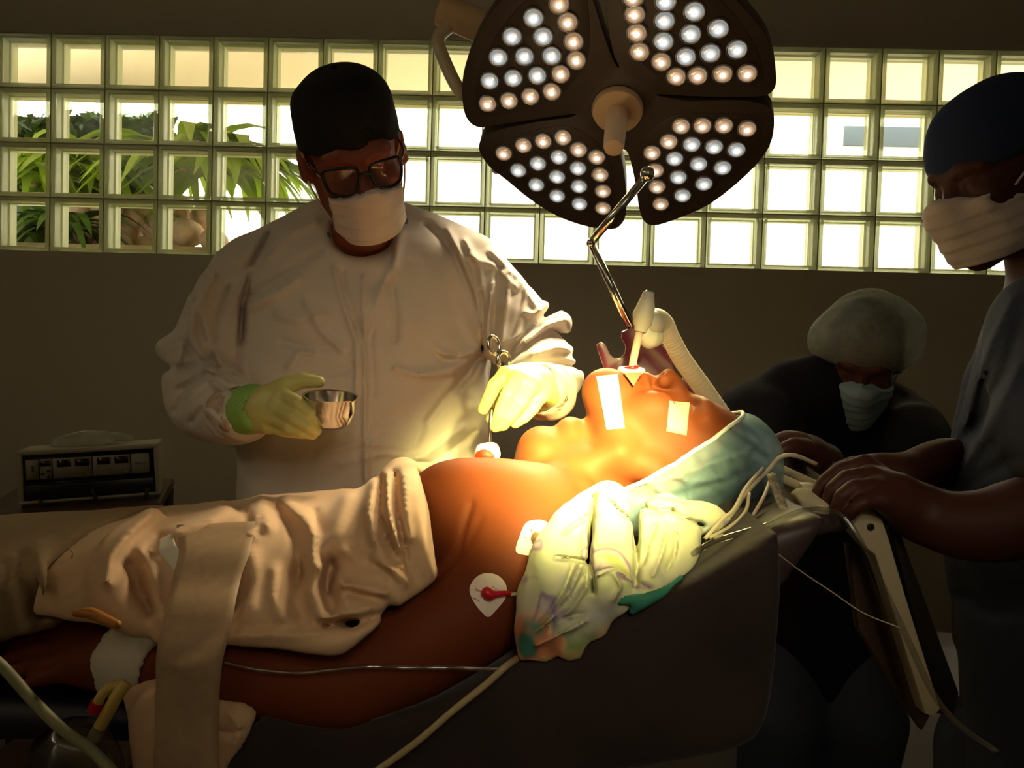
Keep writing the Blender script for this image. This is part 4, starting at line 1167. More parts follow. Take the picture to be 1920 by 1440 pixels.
# rolled bunch along the upper edge
D.chain([A(752, 884, 1.08), A(770, 905, .98), A(786, 960, .895), A(795, 1040, .862), A(792, 1085, .862), A(740, 1118, .835), A(690, 1160, .802), A(645, 1198, .79), A(560, 1188, .80), A(440, 1178, .825), A(330, 1180, .83)], [.012, .016, .016, .015, .014, .015, .018, .018, .019, .018, .016], .03, n=3)
D.chain([A(290, 964, 1.0), A(226, 1004, .92), A(206, 1060, .875), A(214, 1120, .85), A(252, 1165, .835)], [.010, .012, .013, .013, .012], .02, n=3)
D.chain([A(752, 884, 1.08), A(765, 892, 1.2), A(770, 930, 1.28)], [.012, .015, .015], .02)
D.chain([A(540, 1150, .85), A(620, 1158, .835), A(690, 1132, .84)], [.026, .030, .026], .03)
df = [
 ([(700,905),(690,960),(700,1010),(730,1060),(760,1090)], 8, .010), ([(715,895),(712,960),(730,1010),(752,1050)], 4, -.010), ([(725,890),(728,960),(745,1020),(758,1060)], 6, .011), ([(742,888),(742,940),(752,1000),(762,1055)], 4, -.010), ([(757,890),(760,950),(768,1010)], 7, .008),
 ([(650,935),(625,1000),(590,1040)], 14, .010), ([(665,1035),(700,1060),(738,1082)], 5, -.008), ([(700,1040),(725,1065),(742,1085)], 5, .008), ([(640,1030),(690,1050),(720,1080)], 7, .007), ([(650,1110),(690,1120),(720,1130)], 6, -.009), ([(640,1095),(690,1105),(725,1112)], 6, .008),
 ([(520,950),(545,985),(560,1020),(562,1080)], 8, -.011), ([(540,945),(575,975),(592,1010),(588,1060)], 10, .012), ([(590,960),(600,1000),(595,1050)], 6, -.008), ([(500,985),(490,940),(470,1000)], 9, .009),
 ([(620,1060),(612,1100),(625,1140)], 10, -.018), ([(598,1060),(585,1110),(605,1155),(625,1165)], 10, .014), ([(640,1090),(650,1120),(640,1150)], 8, .010), ([(560,1070),(558,1120),(568,1160)], 12, -.012), ([(515,1070),(512,1120),(530,1165)], 10, .010),
 ([(605,1158),(660,1150),(715,1140)], 6, .011), ([(610,1172),(670,1165),(730,1140)], 9, -.016), ([(440,1178),(520,1172),(580,1180),(660,1165)], 7, -.009), ([(440,1190),(540,1190),(640,1180)], 6, .007), ([(600,1192),(650,1185),(690,1165)], 5, -.007),
 ([(280,965),(240,1000),(205,1045),(198,1090)], 8, .014), ([(300,1010),(270,1050),(260,1100)], 10, -.009), ([(330,1000),(390,975),(430,950)], 8, .010), ([(430,945),(460,960),(470,985)], 6, -.009), ([(240,1060),(262,1110),(285,1150)], 9, -.010), ([(265,1030),(290,1090),(300,1160)], 9, .009),
 ([(420,1060),(440,1100),(430,1150)], 14, -.008), ([(470,1040),(480,1090),(470,1140)], 12, .007)]
df = [(p, w*1.35, h*.8) for p, w, h in df]
dfn = folds(df, .87)
D.disp(dfn); D.disp(ripple(.006, 12, 31)); D.disp(ripple(.0016, 45, 32))
D.sub(B, .004)
D.half(A(792, 980, .9), (.94, 0, .34), .006)
# the near lower edge of the sheet: keep what lies above the edge line
low = [(150,1180),(230,1190),(330,1215),(430,1200),(540,1205),(650,1226),(700,1180),(760,1128),(815,1090),(900,1060)]
LX = np.array([A(px, py, .82)[0] for px, py in low]); LZ = np.array([A(px, py, .82)[2] for px, py in low])
D.inter(lambda x, y, z: np.interp(x, LX, LZ)-z-.10*(y-.82), .008)
o = mesh_obj('upper_sheet', D.mesh(.0042, pad=.03), SHEET)
tag(o, 'crumpled cream sheet rolled down over the patient belly', 'sheet')
E = Sculpt()
E.loft(0, [drow(-420,1040,1300,.24), drow(-200,1005,1260,.235), drow(-40,990,1225,.23), drow(60,978,1205,.225), drow(140,968,1190,.22), drow(215,966,1165,.212), drow(262,972,1120,.205)], .02, p=2.9)
ef = [([(40,1040),(60,1110),(80,1170)], 8, -.010), ([(110,1010),(108,1080),(100,1140)], 8, -.008), ([(70,1030),(82,1100),(90,1150)], 9, .008), ([(140,1040),(135,1090),(130,1150)], 8, .008), ([(10,1060),(20,1120),(28,1180)], 8, -.008), ([(165,1050),(158,1100),(150,1145)], 7, -.007), ([(180,990),(160,1010),(150,1030)], 8, -.006)]
E.disp(folds([(p, w*1.6, h*.55) for p, w, h in ef], .87)); E.disp(ripple(.005, 11, 41))
lowe = [(-420,1290),(-100,1240),(0,1212),(50,1205),(90,1165),(150,1140),(220,1165),(260,1150),(300,1100)]
EX = np.array([A(px, py, .84)[0] for px, py in lowe]); EZ = np.array([A(px, py, .84)[2] for px, py in lowe])
E.inter(lambda x, y, z: np.interp(x, EX, EZ)-z-.10*(y-.84), .008)
E.sub(B, .004); E.sub(D, .003); E.sub(fl_t, .003)
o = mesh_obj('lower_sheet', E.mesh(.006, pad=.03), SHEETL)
tag(o, 'smooth tan sheet over the patient legs, beyond the crumpled one', 'sheet')

# ---- wide gauze strap that ties the arm, and sheet tail hanging below
STRAP = film_mat('gauze_strap', srgb(208, 182, 148), .78)
def band(rows, th, m, name, parent=None):
    """strip given as rows of (left point, right point); a thin solid"""
    n = 9; V = []
    Lf = catmull([r[0] for r in rows], 6); Rt = catmull([r[1] for r in rows], 6)
    m_ = len(Lf)
    for i in range(m_):
        for k in range(n): V.append(Lf[i]+(Rt[i]-Lf[i])*k/(n-1))
    V = np.array(V); V += V3(0, -1, 0)*(ripple(.003, 60, 9)(V[:,0], V[:,1], V[:,2]))[:,None]
    V2 = V+V3(0, th, 0)*1.0
    Fc = []
    N = len(V)
    for i in range(m_-1):
        for k in range(n-1):
            a = i*n+k; Fc.append((a, a+1, a+n+1, a+n)); Fc.append((N+a, N+a+n, N+a+n+1, N+a+1))
    for i in range(m_-1):
        a = i*n; Fc.append((a, a+n, N+a+n, N+a)); a += n-1; Fc.append((a, N+a, N+a+n, a+n))
    for k in range(n-1):
        Fc.append((k, N+k, N+k+1, k+1)); a = (m_-1)*n+k; Fc.append((a, a+1, N+a+1, N+a))
    return mesh_obj(name, (np.vstack([V, V2]), Fc), m, parent=parent)
st = band([(A(330,985,.93), A(478,978,.93)), (A(335,1030,.875), A(470,1030,.875)), (A(322,1085,.84), A(450,1085,.84)), (A(308,1150,.80), A(436,1150,.80)), (A(298,1200,.785), A(424,1205,.785)), (A(292,1260,.782), A(414,1262,.782)), (A(290,1330,.785), A(410,1330,.785)), (A(290,1400,.785), A(408,1400,.785)), (A(290,1500,.785), A(420,1500,.785))], .0015, STRAP, 'gauze_strap')
tag(st, 'wide pale gauze strap wrapped over the cream sheet and forearm', 'strap')
tl = Sculpt()
tl.chain([A(262,1290,.85), A(330,1350,.82), A(350,1440,.82), A(350,1520,.82)], [.02, .045, .05, .05], .02)
tl.chain([A(400,1350,.84), A(455,1345,.815), A(440,1385,.81), A(425,1430,.81)], [.022, .018, .016, .012], .03)
tl.disp(folds([([(300,1300),(330,1400),(345,1480)], 6, -.006), ([(430,1340),(450,1360),(440,1400)], 5, .006), ([(410,1370),(430,1375),(455,1372)], 4, -.006)], .82)); tl.disp(ripple(.003, 30, 12))
tl.sub(B, .002); tl.sub(PB, .002); tl.sub(fl_t, .002)
tl.inter(lambda x, y, z: .7995-y, .003)
o = mesh_obj('sheet_tail', tl.mesh(.004, pad=.02), SHEET)
tag(o, 'corner of cream sheet hanging below the strapped forearm', 'sheet')
# light tape on the sheet at the strap top
tp = band([(A(296,1012,.905), A(322,1000,.91)), (A(302,1040,.88), A(330,1022,.885)), (A(330,1080,.858), A(352,1062,.86)), (A(338,1092,.852), A(360,1078,.855))], .001, mat('white_tape', srgb(222, 216, 200), rough=.6), 'adhesive_tape')
tag(tp, 'short diagonal white tape on the sheet beside the gauze strap', 'tape')
# ============================================================ airway, stand, tapes
PLW = mat('white_plastic', srgb(236, 230, 220), rough=.35, transl=.25)
HOSEM = mat('hose_plastic', srgb(232, 222, 206), rough=.4, transl=.3)
PVC = mat('clear_tube', srgb(226, 200, 190), rough=.25, transl=.3)
GRNP = mat('green_plastic', srgb(70, 150, 116), rough=.4)
REDP = mat('red_plastic', srgb(200, 24, 40), rough=.35)
PURP = mat('purple_plate_paint', srgb(104, 26, 62), rough=.32, coat=.3)
CHROME = mat('chrome', (.82, .80, .76), rough=.08, metal=1)
TAPEM = mat('paper_tape', srgb(238, 226, 208), rough=.7)
YT = 1.08
at_ = thing('airway_tube', 'clear breathing tube with green cap standing up from the patient mouth', 'breathing tube', A(1186, 700, YT))
mesh_obj('tube', tube([A(1186,704,YT), A(1187,680,YT), A(1194,645,YT), A(1201,612,YT)], .0052, 16), PVC, parent=at_)
mesh_obj('connector', lathe([(.0085, 0), (.0095, .006), (.013, .010), (.0135, .024), (.0125, .034), (.009, .046), (.0075, .054)], A(1201,622,YT), A(1214,560,YT)-A(1201,622,YT), 24), PLW, parent=at_, sharp=40, label='white tapered connector')
mesh_obj('cap', lathe([(.0055, 0), (.0058, .012), (.0045, .0135)], A(1213,564,YT), A(1217,548,YT)-A(1213,564,YT), 20), GRNP, parent=at_, sharp=40, label='green cap')
mesh_obj('bite_disc', lathe([(.001,-.003),(.0165,-.003),(.0185,-.001),(.0185,.0015),(.0165,.0035),(.001,.0035)], A(1184,695,YT), (.02,-.16,1), 32), PLW, parent=at_, sharp=50, label='white bite disc over the mouth')
mesh_obj('collar', tube([A(1184,689,YT)+V3(.0075*math.cos(t),.0075*math.sin(t),.001*math.cos(t)) for t in np.linspace(0,2*math.pi,14,endpoint=False)], .0026, 10, closed=True, n=3), REDP, parent=at_, label='red collar ring')
pl_ = [A(1166+12*math.sin(0),700,YT), A(1204,700,YT), A(1184,728,YT-.045)]
mesh_obj('chin_strap', prism([A(1170,699,YT-.026), A(1204,698,YT-.026), A(1188,724,YT-.036)], (0,.004,0), .001), mat('strap_pink', srgb(170, 104, 84), rough=.4, transl=.3), parent=at_, sharp=40)
# hose
hz_ = thing('breathing_hose', 'white corrugated breathing hose running from the connector down behind the head', 'hose', A(1365, 790, 1.18))
HP = catmull([A(1216,606,YT+.012), A(1236,606,YT+.02), A(1254,628,YT+.03), A(1278,672,YT+.05), A(1318,728,YT+.08), A(1362,792,YT+.11), A(1400,850,YT+.13)], 26)
HR = np.interp(np.linspace(0, 1, len(HP)), [0, .10, .2, .35, .7, 1], [.016, .0195, .0175, .0125, .0135, .0145])
sN = np.arange(len(HP)); HR = HR+np.where(sN > 34, .0011, 0)*np.sin(sN*2.1)
mesh_obj('hose', tube(HP, HR, 20, smooth=False), HOSEM, parent=hz_)
mesh_obj('elbow', [ball(A(1222,606,YT+.012), (.020,.018,.0185), 20), tube([A(1204,622,YT+.004), A(1218,632,YT+.012), A(1232,628,YT+.018)], [.011,.016,.014], 16), ball(A(1200,590,YT+.004), (.010,.010,.012), 14)], PLW, parent=hz_, label='white elbow connector')
# chrome stand with purple plate
YS2 = 1.19
stn = thing('tube_stand', 'bent chrome rod with ball end carrying a purple hooked plate', 'stand', A(1220, 740, YS2))
mesh_obj('upper_rod', tube([A(1211,331,YS2-.02), A(1160,393,YS2-.01), A(1110,452,YS2)], .0062, 14, smooth=False), CHROME, parent=stn)
mesh_obj('ball_end', ball(A(1214,326,YS2-.02), .0108, 20), CHROME, parent=stn)
mesh_obj('elbow', ball(A(1108,456,YS2), .0070, 14), CHROME, parent=stn)
mesh_obj('lower_rod', tube([A(1109,458,YS2), A(1146,536,YS2), A(1184,618,YS2)], .0058, 14, smooth=False), CHROME, parent=stn)
PP = [(1120,654),(1119,646),(1126,641),(1134,645),(1143,664),(1152,672),(1164,671),(1172,662),(1173,648),(1165,634),(1166,622),(1188,612),(1206,616),(1236,640),(1256,664),(1262,686),(1268,712),(1276,716),(1288,700),(1293,696),(1300,699),(1316,738),(1320,760),(1290,790),(1180,790),(1150,740),(1136,700)]
mesh_obj('plate', prism([A(a, b, YS2-.006) for a, b in PP], (0, .006, 0), .0015, 2), PURP, parent=stn, sharp=40)
# adhesive tapes on the face, wrapped to the skin
def skin_y(px, py, y0=.74, y1=1.2):
    """walk the sight line until it meets the patient's skin"""
    Ys = np.arange(y0, y1, .002); d = ray(px, py); t = Ys/d[1]
    v = B.ev(CAM[0]+d[0]*t, CAM[1]+d[1]*t, CAM[2]+d[2]*t)
    i = np.argmax(v < 0)
    return float(Ys[i]) if v[i] < 0 else y1
def patch(corners, name, m, th=.0012, nu=8, nv=8, lift=.0012):
    a, b, c, d = [np.array(q, float) for q in corners]; V = []
    Ys = []
    for i in range(nv+1):
        for j in range(nu+1):
            u, v = j/nu, i/nv
            p = (a*(1-u)+b*u)*(1-v)+(d*(1-u)+c*u)*v
            Ys.append((p, skin_y(*p)))
    yy = np.array([y for _, y in Ys]); med = np.median(yy); yy = np.clip(yy, med-.05, med+.03)
    yy = yy.reshape(nv+1, nu+1)
    for _ in range(2):
        q = yy.copy(); q[1:-1] = np.minimum(q[1:-1], (yy[:-2]+yy[2:])/2); q[:,1:-1] = np.minimum(q[:,1:-1], (yy[:,:-2]+yy[:,2:])/2); yy = q
    yy = yy.ravel()
    for (p, _), y in zip(Ys, yy): V.append(A(p[0], p[1], y-lift))
    V = np.array(V); W = V+V3(0, -th, th*.3); n = nu+1; N = len(V); Fc = []
    for i in range(nv):
        for j in range(nu):
            k = i*n+j; Fc.append((N+k, N+k+n, N+k+n+1, N+k+1)); Fc.append((k, k+1, k+n+1, k+n))
    rim = [j for j in range(n)]+[i*n+nu for i in range(1, nv+1)]+[nv*n+j for j in range(nu-1, -1, -1)]+[i*n for i in range(nv-1, 0, -1)]
    for k in range(len(rim)):
        p, q = rim[k], rim[(k+1) % len(rim)]; Fc.append((p, N+p, N+q, q))
    return mesh_obj(name, (np.vstack([V, W]), Fc), m)
tag(patch([(1118,706),(1158,702),(1171,803),(1137,806)], 'adhesive_tape', TAPEM, nv=14), 'long white tape down the patient jaw below the mouth', 'tape')
tag(patch([(1255,752),(1293,755),(1287,817),(1249,809)], 'adhesive_tape', mat('pinkish_tape_dimmed', srgb(206, 166, 140), rough=.7)), 'square pinkish tape over the patient closed eye', 'tape')  # pinkish tape, its colour also darkened for the weaker beam light here
# gauze ball with blood on the chest
GAUZE = mat('gauze', srgb(240, 230, 215), rough=.95, bump=(120, .5, .003))
BLOODM = mat('blood_soaked_gauze', srgb(150, 40, 18), rough=.6, bump=(90, .5, .003))
gz = Sculpt(); yg = 1.10
for (px, py, r) in [(905,845,14),(922,842,13),(912,852,18),(928,852,10),(898,850,10)]: gz.ell(A(px, py, yg), M(r, yg)*np.array([1, 1, .85]), None, .008)
gz.disp(ripple(.003, 120, 3)); gz.sub(B, .001)
vf = gz.mesh(.0018, pad=.01); v = vf[0]
fm = []
cb = A(908, 858, yg-.015)
ctr = v[vf[1]].mean(1)
red = (np.abs((ctr[:,0]-cb[0])/.014)**2+np.abs((ctr[:,2]-cb[2])/.011)**2 < 1) & (ctr[:,1] < yg+.004)
tag(mesh_obj('gauze_swab', vf, None, mats=[GAUZE, BLOODM], fmat=red.astype(int)), 'small crumpled gauze swab with an orange red stain on the patient chest', 'gauze')

# ---- ECG electrodes
ELEC = mat('electrode_foam', srgb(238, 222, 206), rough=.6)
INKR = mat('red_print', srgb(170, 30, 36), rough=.6)
BRNP = mat('brown_plastic', srgb(128, 92, 72), rough=.45)
WIRE = mat('lead_wire', srgb(216, 202, 176), rough=.45)
def on_skin(px, py, lift=.0): return A(px, py, skin_y(px, py)-lift)
def electrode(cx, cy, outline, label, clipm, clip, cname, prints):
    root = thing('electrode', label, 'electrode', on_skin(cx, cy))
    y = skin_y(cx, cy)
    pa, pb, pc = on_skin(cx-14, cy), on_skin(cx+14, cy), on_skin(cx, cy+16)
    n = np.cross(pb-pa, pc-pa); n /= np.linalg.norm(n)
    if n[1] > 0: n = -n
    P2 = catmull([(a, b, 0) for a, b in outline], 4, True)[:, :2]; m_ = len(P2); c2 = np.array([cx, cy], float)
    Vp = [on_skin(*(c2+(q-c2)*f))+n*.0014 for f in (1, .75, .5, .25) for q in P2]+[on_skin(cx, cy)+n*.0014]
    Vp = np.array(Vp); N_ = len(Vp); Vt = Vp+n*.0014; Fp = []
    for r_i in range(3):
        for k in range(m_):
            l = (k+1) % m_; q4 = (r_i*m_+k, r_i*m_+l, (r_i+1)*m_+l, (r_i+1)*m_+k)
            Fp.append(tuple(N_+i for i in q4)); Fp.append(q4[::-1])
    for k in range(m_):
        l = (k+1) % m_; Fp.append((N_+3*m_+k, N_+3*m_+l, 2*N_-1)); Fp.append((3*m_+l, 3*m_+k, N_-1)); Fp.append((k, l, N_+l, N_+k))
    mesh_obj('pad', (np.vstack([Vp, Vt]), Fp), ELEC, parent=root, sharp=40)
    parts = []
    for (a, b, s) in prints:      # little hearts with a line of letters beside them
        o = on_skin(a, b)+n*.0034; ex = on_plane(a+1, b, o, n)-o; ey = on_plane(a, b-1, o, n)-o
        hv = [o+ex*x*s+ey*y_*s for x, y_ in [(0,-4),(-3.4,0),(-3.4,2.2),(-1.8,3.2),(0,1.8),(1.8,3.2),(3.4,2.2),(3.4,0)]]
        parts.append(prism(hv, n*.0003))
        for k in range(4):
            q = o+ex*(7+4.2*k)*s+ey*.5*s
            parts.append(prism([q+ex*-.7*s-ey*2.6*s, q+ex*.7*s-ey*2.6*s, q+ex*.7*s+ey*2.6*s, q-ex*.7*s+ey*2.6*s], n*.0003))
            if k % 2: parts.append(prism([q-ex*1.6*s+ey*1.6*s, q+ex*1.6*s+ey*1.6*s, q+ex*1.6*s+ey*2.6*s, q-ex*1.6*s+ey*2.6*s], n*.0003))
    mesh_obj('print', join(*parts), INKR, parent=root, smooth=False, label='small red hearts and letters')
    S_ = Sculpt(); pts = [on_skin(a, b)+n*.008 for a, b, r in clip]
    S_.chain(pts, [M(r, y) for a, b, r in clip], .004)
    mesh_obj(cname, S_.mesh(.0013, pad=.006), clipm, parent=root)
    return root, n
e1_, n1 = electrode(914, 1112, [(880,1108),(886,1090),(900,1078),(916,1075),(934,1080),(947,1094),(950,1110),(946,1124),(932,1142),(916,1157),(905,1150),(890,1132)], 'round white heart-print electrode with red snap on the upper arm', REDP, [(912,1112,11),(917,1116,11),(930,1115,6),(946,1113,5),(955,1113,4)], 'snap_lead', [(894,1106,1),(925,1101,1),(888,1122,.8)])
e2_, n2 = electrode(1004, 1012, [(967,1034),(975,1003),(985,982),(1000,976),(1020,977),(1036,990),(1041,1006),(1034,1028),(1014,1046),(990,1042)], 'white heart-print electrode with brown snap near the shoulder', BRNP, [(1006,1010,12),(1010,1018,12),(1016,1030,9),(1020,1040,8)], 'snap_lead', [(996,995,1),(984,1008,1),(1000,1035,.8)])
# ribbed white clip beside the red snap
rb_ = thing('lead_clip', 'small ribbed white clip beside the red electrode snap', 'clip', A(965, 1152, .87))
mesh_obj('clip_body', [lathe([(.0055, -.0028), (.0066, -.0016), (.0066, .0016), (.0055, .0028)], A(962+k*.5, 1117+k*9, .868), (0, 0, 1), 16) for k in range(5)], mat('clip_plastic', srgb(226, 206, 180), rough=.5), parent=rb_, sharp=50)
# ============================================================ patterned cloth bundle
def cloth_mat():
    m = bpy.data.materials.new('floral_cloth'); m.use_nodes = True; nt = m.node_tree
    b = nt.nodes['Principled BSDF']; b.inputs['Roughness'].default_value = .85
    tc = nt.nodes.new('ShaderNodeTexCoord')
    nz = nt.nodes.new('ShaderNodeTexNoise'); nz.inputs['Scale'].default_value = 17; nz.inputs['Detail'].default_value = 1.5; nz.inputs['Distortion'].default_value = .8
    nt.links.new(tc.outputs['Object'], nz.inputs['Vector'])
    cr = nt.nodes.new('ShaderNodeValToRGB'); cr.color_ramp.interpolation = 'EASE'
    els = cr.color_ramp.elements
    els[0].position = .28; els[0].color = (*srgb(150, 186, 176), 1)
    els[1].position = .74; els[1].color = (*srgb(176, 196, 132), 1)
    for p, c in ((.36, srgb(186, 188, 178)), (.47, srgb(204, 202, 178)), (.56, srgb(200, 204, 168)), (.615, srgb(160, 138, 166)), (.66, srgb(214, 204, 196)), (.70, srgb(216, 200, 130))):
        e = els.new(p); e.color = (*c, 1)
    nt.links.new(nz.outputs['Fac'], cr.inputs['Fac'])
    # green and rust lower part of the print
    sp = nt.nodes.new('ShaderNodeSeparateXYZ'); nt.links.new(tc.outputs['Object'], sp.inputs[0])
    n2 = nt.nodes.new('ShaderNodeTexNoise'); n2.inputs['Scale'].default_value = 26; n2.inputs['Detail'].default_value = 1
    nt.links.new(tc.outputs['Object'], n2.inputs['Vector'])
    c2 = nt.nodes.new('ShaderNodeValToRGB'); e2 = c2.color_ramp.elements
    e2[0].position = .30; e2[0].color = (*srgb(60, 120, 100), 1); e2[1].position = .75; e2[1].color = (*srgb(160, 180, 110), 1)
    for p, c in ((.40, srgb(206, 122, 84)), (.48, srgb(214, 172, 120)), (.58, srgb(132, 160, 96))):
        e = e2.new(p); e.color = (*c, 1)
    nt.links.new(n2.outputs['Fac'], c2.inputs['Fac'])
    ad = nt.nodes.new('ShaderNodeMath'); ad.operation = 'MULTIPLY_ADD'; ad.inputs[1].default_value = .05; nt.links.new(n2.outputs['Fac'], ad.inputs[0]); nt.links.new(sp.outputs['Z'], ad.inputs[2])
    mr = nt.nodes.new('ShaderNodeMapRange'); mr.inputs['From Min'].default_value = .055; mr.inputs['From Max'].default_value = .085; mr.inputs['To Min'].default_value = 1; mr.inputs['To Max'].default_value = 0
    nt.links.new(ad.outputs[0], mr.inputs['Value'])
    mx = nt.nodes.new('ShaderNodeMix'); mx.data_type = 'RGBA'
    nt.links.new(mr.outputs[0], mx.inputs[0]); nt.links.new(cr.outputs['Color'], mx.inputs[6]); nt.links.new(c2.outputs['Color'], mx.inputs[7])
    nt.links.new(mx.outputs[2], b.inputs['Base Color'])
    bp = nt.nodes.new('ShaderNodeBump'); bp.inputs['Strength'].default_value = .5; bp.inputs['Distance'].default_value = .010
    n3 = nt.nodes.new('ShaderNodeTexNoise'); n3.noise_type = 'RIDGED_MULTIFRACTAL'; n3.inputs['Scale'].default_value = 16; n3.inputs['Detail'].default_value = 4; n3.inputs['Distortion'].default_value = 1.5
    nt.links.new(tc.outputs['Object'], n3.inputs['Vector']); nt.links.new(n3.outputs['Fac'], bp.inputs['Height']); nt.links.new(bp.outputs['Normal'], b.inputs['Normal'])
    return m
FLO = cloth_mat()
YC = .90
def c_(px, py, dy=0.): return A(px, py, YC+dy)
K = Sculpt()
# left lobe running down to the lower left
K.chain([c_(1110,960,.03), c_(1075,1010,-.01), c_(1060,1070,-.045), c_(1045,1130,-.06), c_(1020,1185,-.075), c_(995,1220,-.085)], [.024, .034, .036, .036, .030, .014], .03, n=3)
K.chain([c_(1060,1090,-.055), c_(1095,1150,-.075), c_(1090,1195,-.085)], [.03, .032, .020], .03)
K.chain([c_(1090,985,.01), c_(1045,1015,-.03), c_(1030,1040,-.05)], [.02, .018, .012], .02)
# centre lobe
K.chain([c_(1140,935,.03), c_(1143,980,-.03), c_(1143,1040,-.06), c_(1150,1090,-.075), c_(1160,1120,-.08)], [.020, .030, .032, .030, .020], .012, n=3)
# right lobe with tail
K.chain([c_(1235,965,.03), c_(1240,1010,-.01), c_(1222,1060,-.05), c_(1205,1100,-.07)], [.018, .034, .034, .026], .014, n=3)
K.chain([c_(1255,955,.04), c_(1310,962,.03), c_(1360,980,.02), c_(1395,994,.01)], [.016, .016, .011, .005], .02, n=3)
K.chain([c_(1255,1010,.0), c_(1283,1040,-.03), c_(1270,1080,-.055)], [.03, .016, .012], .02)
for (px, py, dy, r) in [(1085,975,.0,.016),(1120,1000,-.03,.014),(1060,1035,-.045,.015),(1030,1075,-.05,.014),(1010,1120,-.06,.014),(1075,1125,-.085,.015),(1110,1170,-.09,.015),(1060,1195,-.09,.014),(1125,1060,-.075,.012),(1165,1050,-.085,.013),(1135,1105,-.098,.012),(1225,995,-.03,.014),(1262,985,-.02,.014),(1200,1040,-.06,.013),(1245,1045,-.05,.013),(1290,975,.015,.012),(1335,975,.02,.010),(1215,1085,-.078,.013)]:
    K.ell(c_(px, py, dy), (r, r*.8, r*1.25), None, .012)
# hem at the lower right
K.chain([c_(1130,1140,-.088), c_(1175,1132,-.085), c_(1225,1110,-.08), c_(1268,1085,-.068)], [.008, .010, .010, .007], .012, n=3)
kf = [([(1112,930),(1108,990),(1104,1050),(1112,1110)], 5, -.009), ([(1188,935),(1194,1000),(1196,1060),(1190,1100)], 6, -.010), ([(1140,935),(1160,958),(1185,975)], 4, -.008), ([(1040,1045),(1070,1048),(1100,1054)], 4, -.010), ([(1055,1003),(1075,985),(1098,970)], 4, -.007),
      ([(1090,1060),(1070,1110),(1030,1165),(1000,1190)], 4, .007), ([(1075,1060),(1055,1110),(1015,1170)], 4, -.007), ([(1095,1080),(1070,1120),(1040,1150)], 4, -.007), ([(1100,1100),(1075,1140),(1040,1170)], 4, .006), ([(1000,1190),(1050,1160),(1095,1150)], 4, -.006), ([(1005,1210),(1060,1185),(1100,1165)], 4, .006),
      ([(1120,1080),(1150,1065),(1190,1090)], 4, .006), ([(1150,1075),(1165,1100),(1150,1125)], 4, .005), ([(1180,1080),(1200,1095),(1215,1105)], 4, -.005), ([(1228,985),(1215,1020),(1205,1060)], 5, -.007), ([(1250,1000),(1240,1040),(1225,1080)], 4, .006), ([(1268,1000),(1265,1040),(1250,1070)], 4, -.006), ([(1205,950),(1230,960),(1262,955)], 5, -.005), ([(1260,960),(1290,975),(1320,985)], 4, -.006), ([(1120,1020),(1150,1015),(1180,1025)], 4, -.003)]
K.disp(folds([(p, w, h*1.4) for p, w, h in kf], .86)); K.disp(ripple(.0055, 42, 51)); K.disp(ripple(.0018, 90, 52))
K.sub(B, .0015); K.sub(PB, .0015); K.sub(capO, .0015)
fl_o = mesh_obj('cloth_bundle', K.mesh(.0028, pad=.02), FLO)
tag(fl_o, 'crumpled pale green and lilac patterned cloth between shoulder and bouffant cap', 'cloth')
TEALH = mat('teal_hem', srgb(52, 128, 110), rough=.8)
hm = Sculpt(); hm.chain([c_(1128,1152,-.102), c_(1150,1130,-.104), c_(1192,1122,-.102)], [.004, .006, .005], .006, n=3)
hm.chain([c_(1186,1146,-.100), c_(1205,1128,-.102), c_(1250,1106,-.092), c_(1276,1084,-.080)], [.004, .007, .006, .003], .006, n=3)
hm.disp(ripple(.002, 70, 5)); hm.sub(K, .001); hm.sub(PB, .001)
o = mesh_obj('hem', hm.mesh(.002, pad=.01), TEALH, label='dark teal hem')
o.parent = fl_o; o.location = ROOTLOC[o.name]-ROOTLOC[fl_o.name]
# ============================================================ person at the right, hands on the table end
pr = thing('person', 'person in grey blue scrub shirt and navy cap, both hands on the table end', 'person', (A(1960, 800, 1.16)[0], 1.16, 0))
YR = 1.25
HR_ = Head(A(1874, 326, YR), (-.90, -.18, -.40), (-.36, -.05, .93), .96)
W = Sculpt(); HR_.face(W)
xb = A(2000, 800, YR)[0]
W.chain([HR_.w(0,.05,-.19), V3(xb, YR+.02, 1.28)], [.06, .09], .05)
W.loft(2, [(.80, xb, YR, .12, .15), (1.0, xb, YR, .115, .15), (1.2, xb, YR, .115, .165), (1.32, xb, YR, .10, .17), (1.37, xb, YR, .06, .10)], .05)
AN = [A(1985, 620, 1.06), A(2010, 900, .93), A(1900, 975, .94), A(1800, 985, .96), A(1722, 962, .985)]
AF = [A(1960, 620, 1.40), A(1900, 850, 1.34), A(1770, 868, 1.24), A(1690, 895, 1.19)]
W.chain(AN, [.055, .046, .045, .040, .031], .03, n=4)
W.chain(AF, [.055, .044, .038, .031], .03, n=4)
def r_(px, py, dy=0.): return A(px, py, .985+dy)
hand(W, r_(1722, 960), r_(1680, 930, -.005),
     [[r_(1622, 872, .035), r_(1575, 882, .035), r_(1545, 905, .03), r_(1530, 934, .028)],
      [r_(1632, 893, .008), r_(1588, 897, .004), r_(1562, 917, .0), r_(1552, 942, .0)],
      [r_(1640, 915, -.018), r_(1602, 914, -.026), r_(1578, 930, -.028), r_(1568, 952, -.026)],
      [r_(1652, 938, -.035), r_(1622, 940, -.042), r_(1602, 954, -.042), r_(1592, 968, -.038)]],
     [r_(1690, 925, .035), r_(1650, 930, .05), r_(1615, 945, .045), r_(1590, 958, .035)], wr=.031, fr=.0102)
def q_2(px, py, dy=0.): return A(px, py, 1.19+dy)
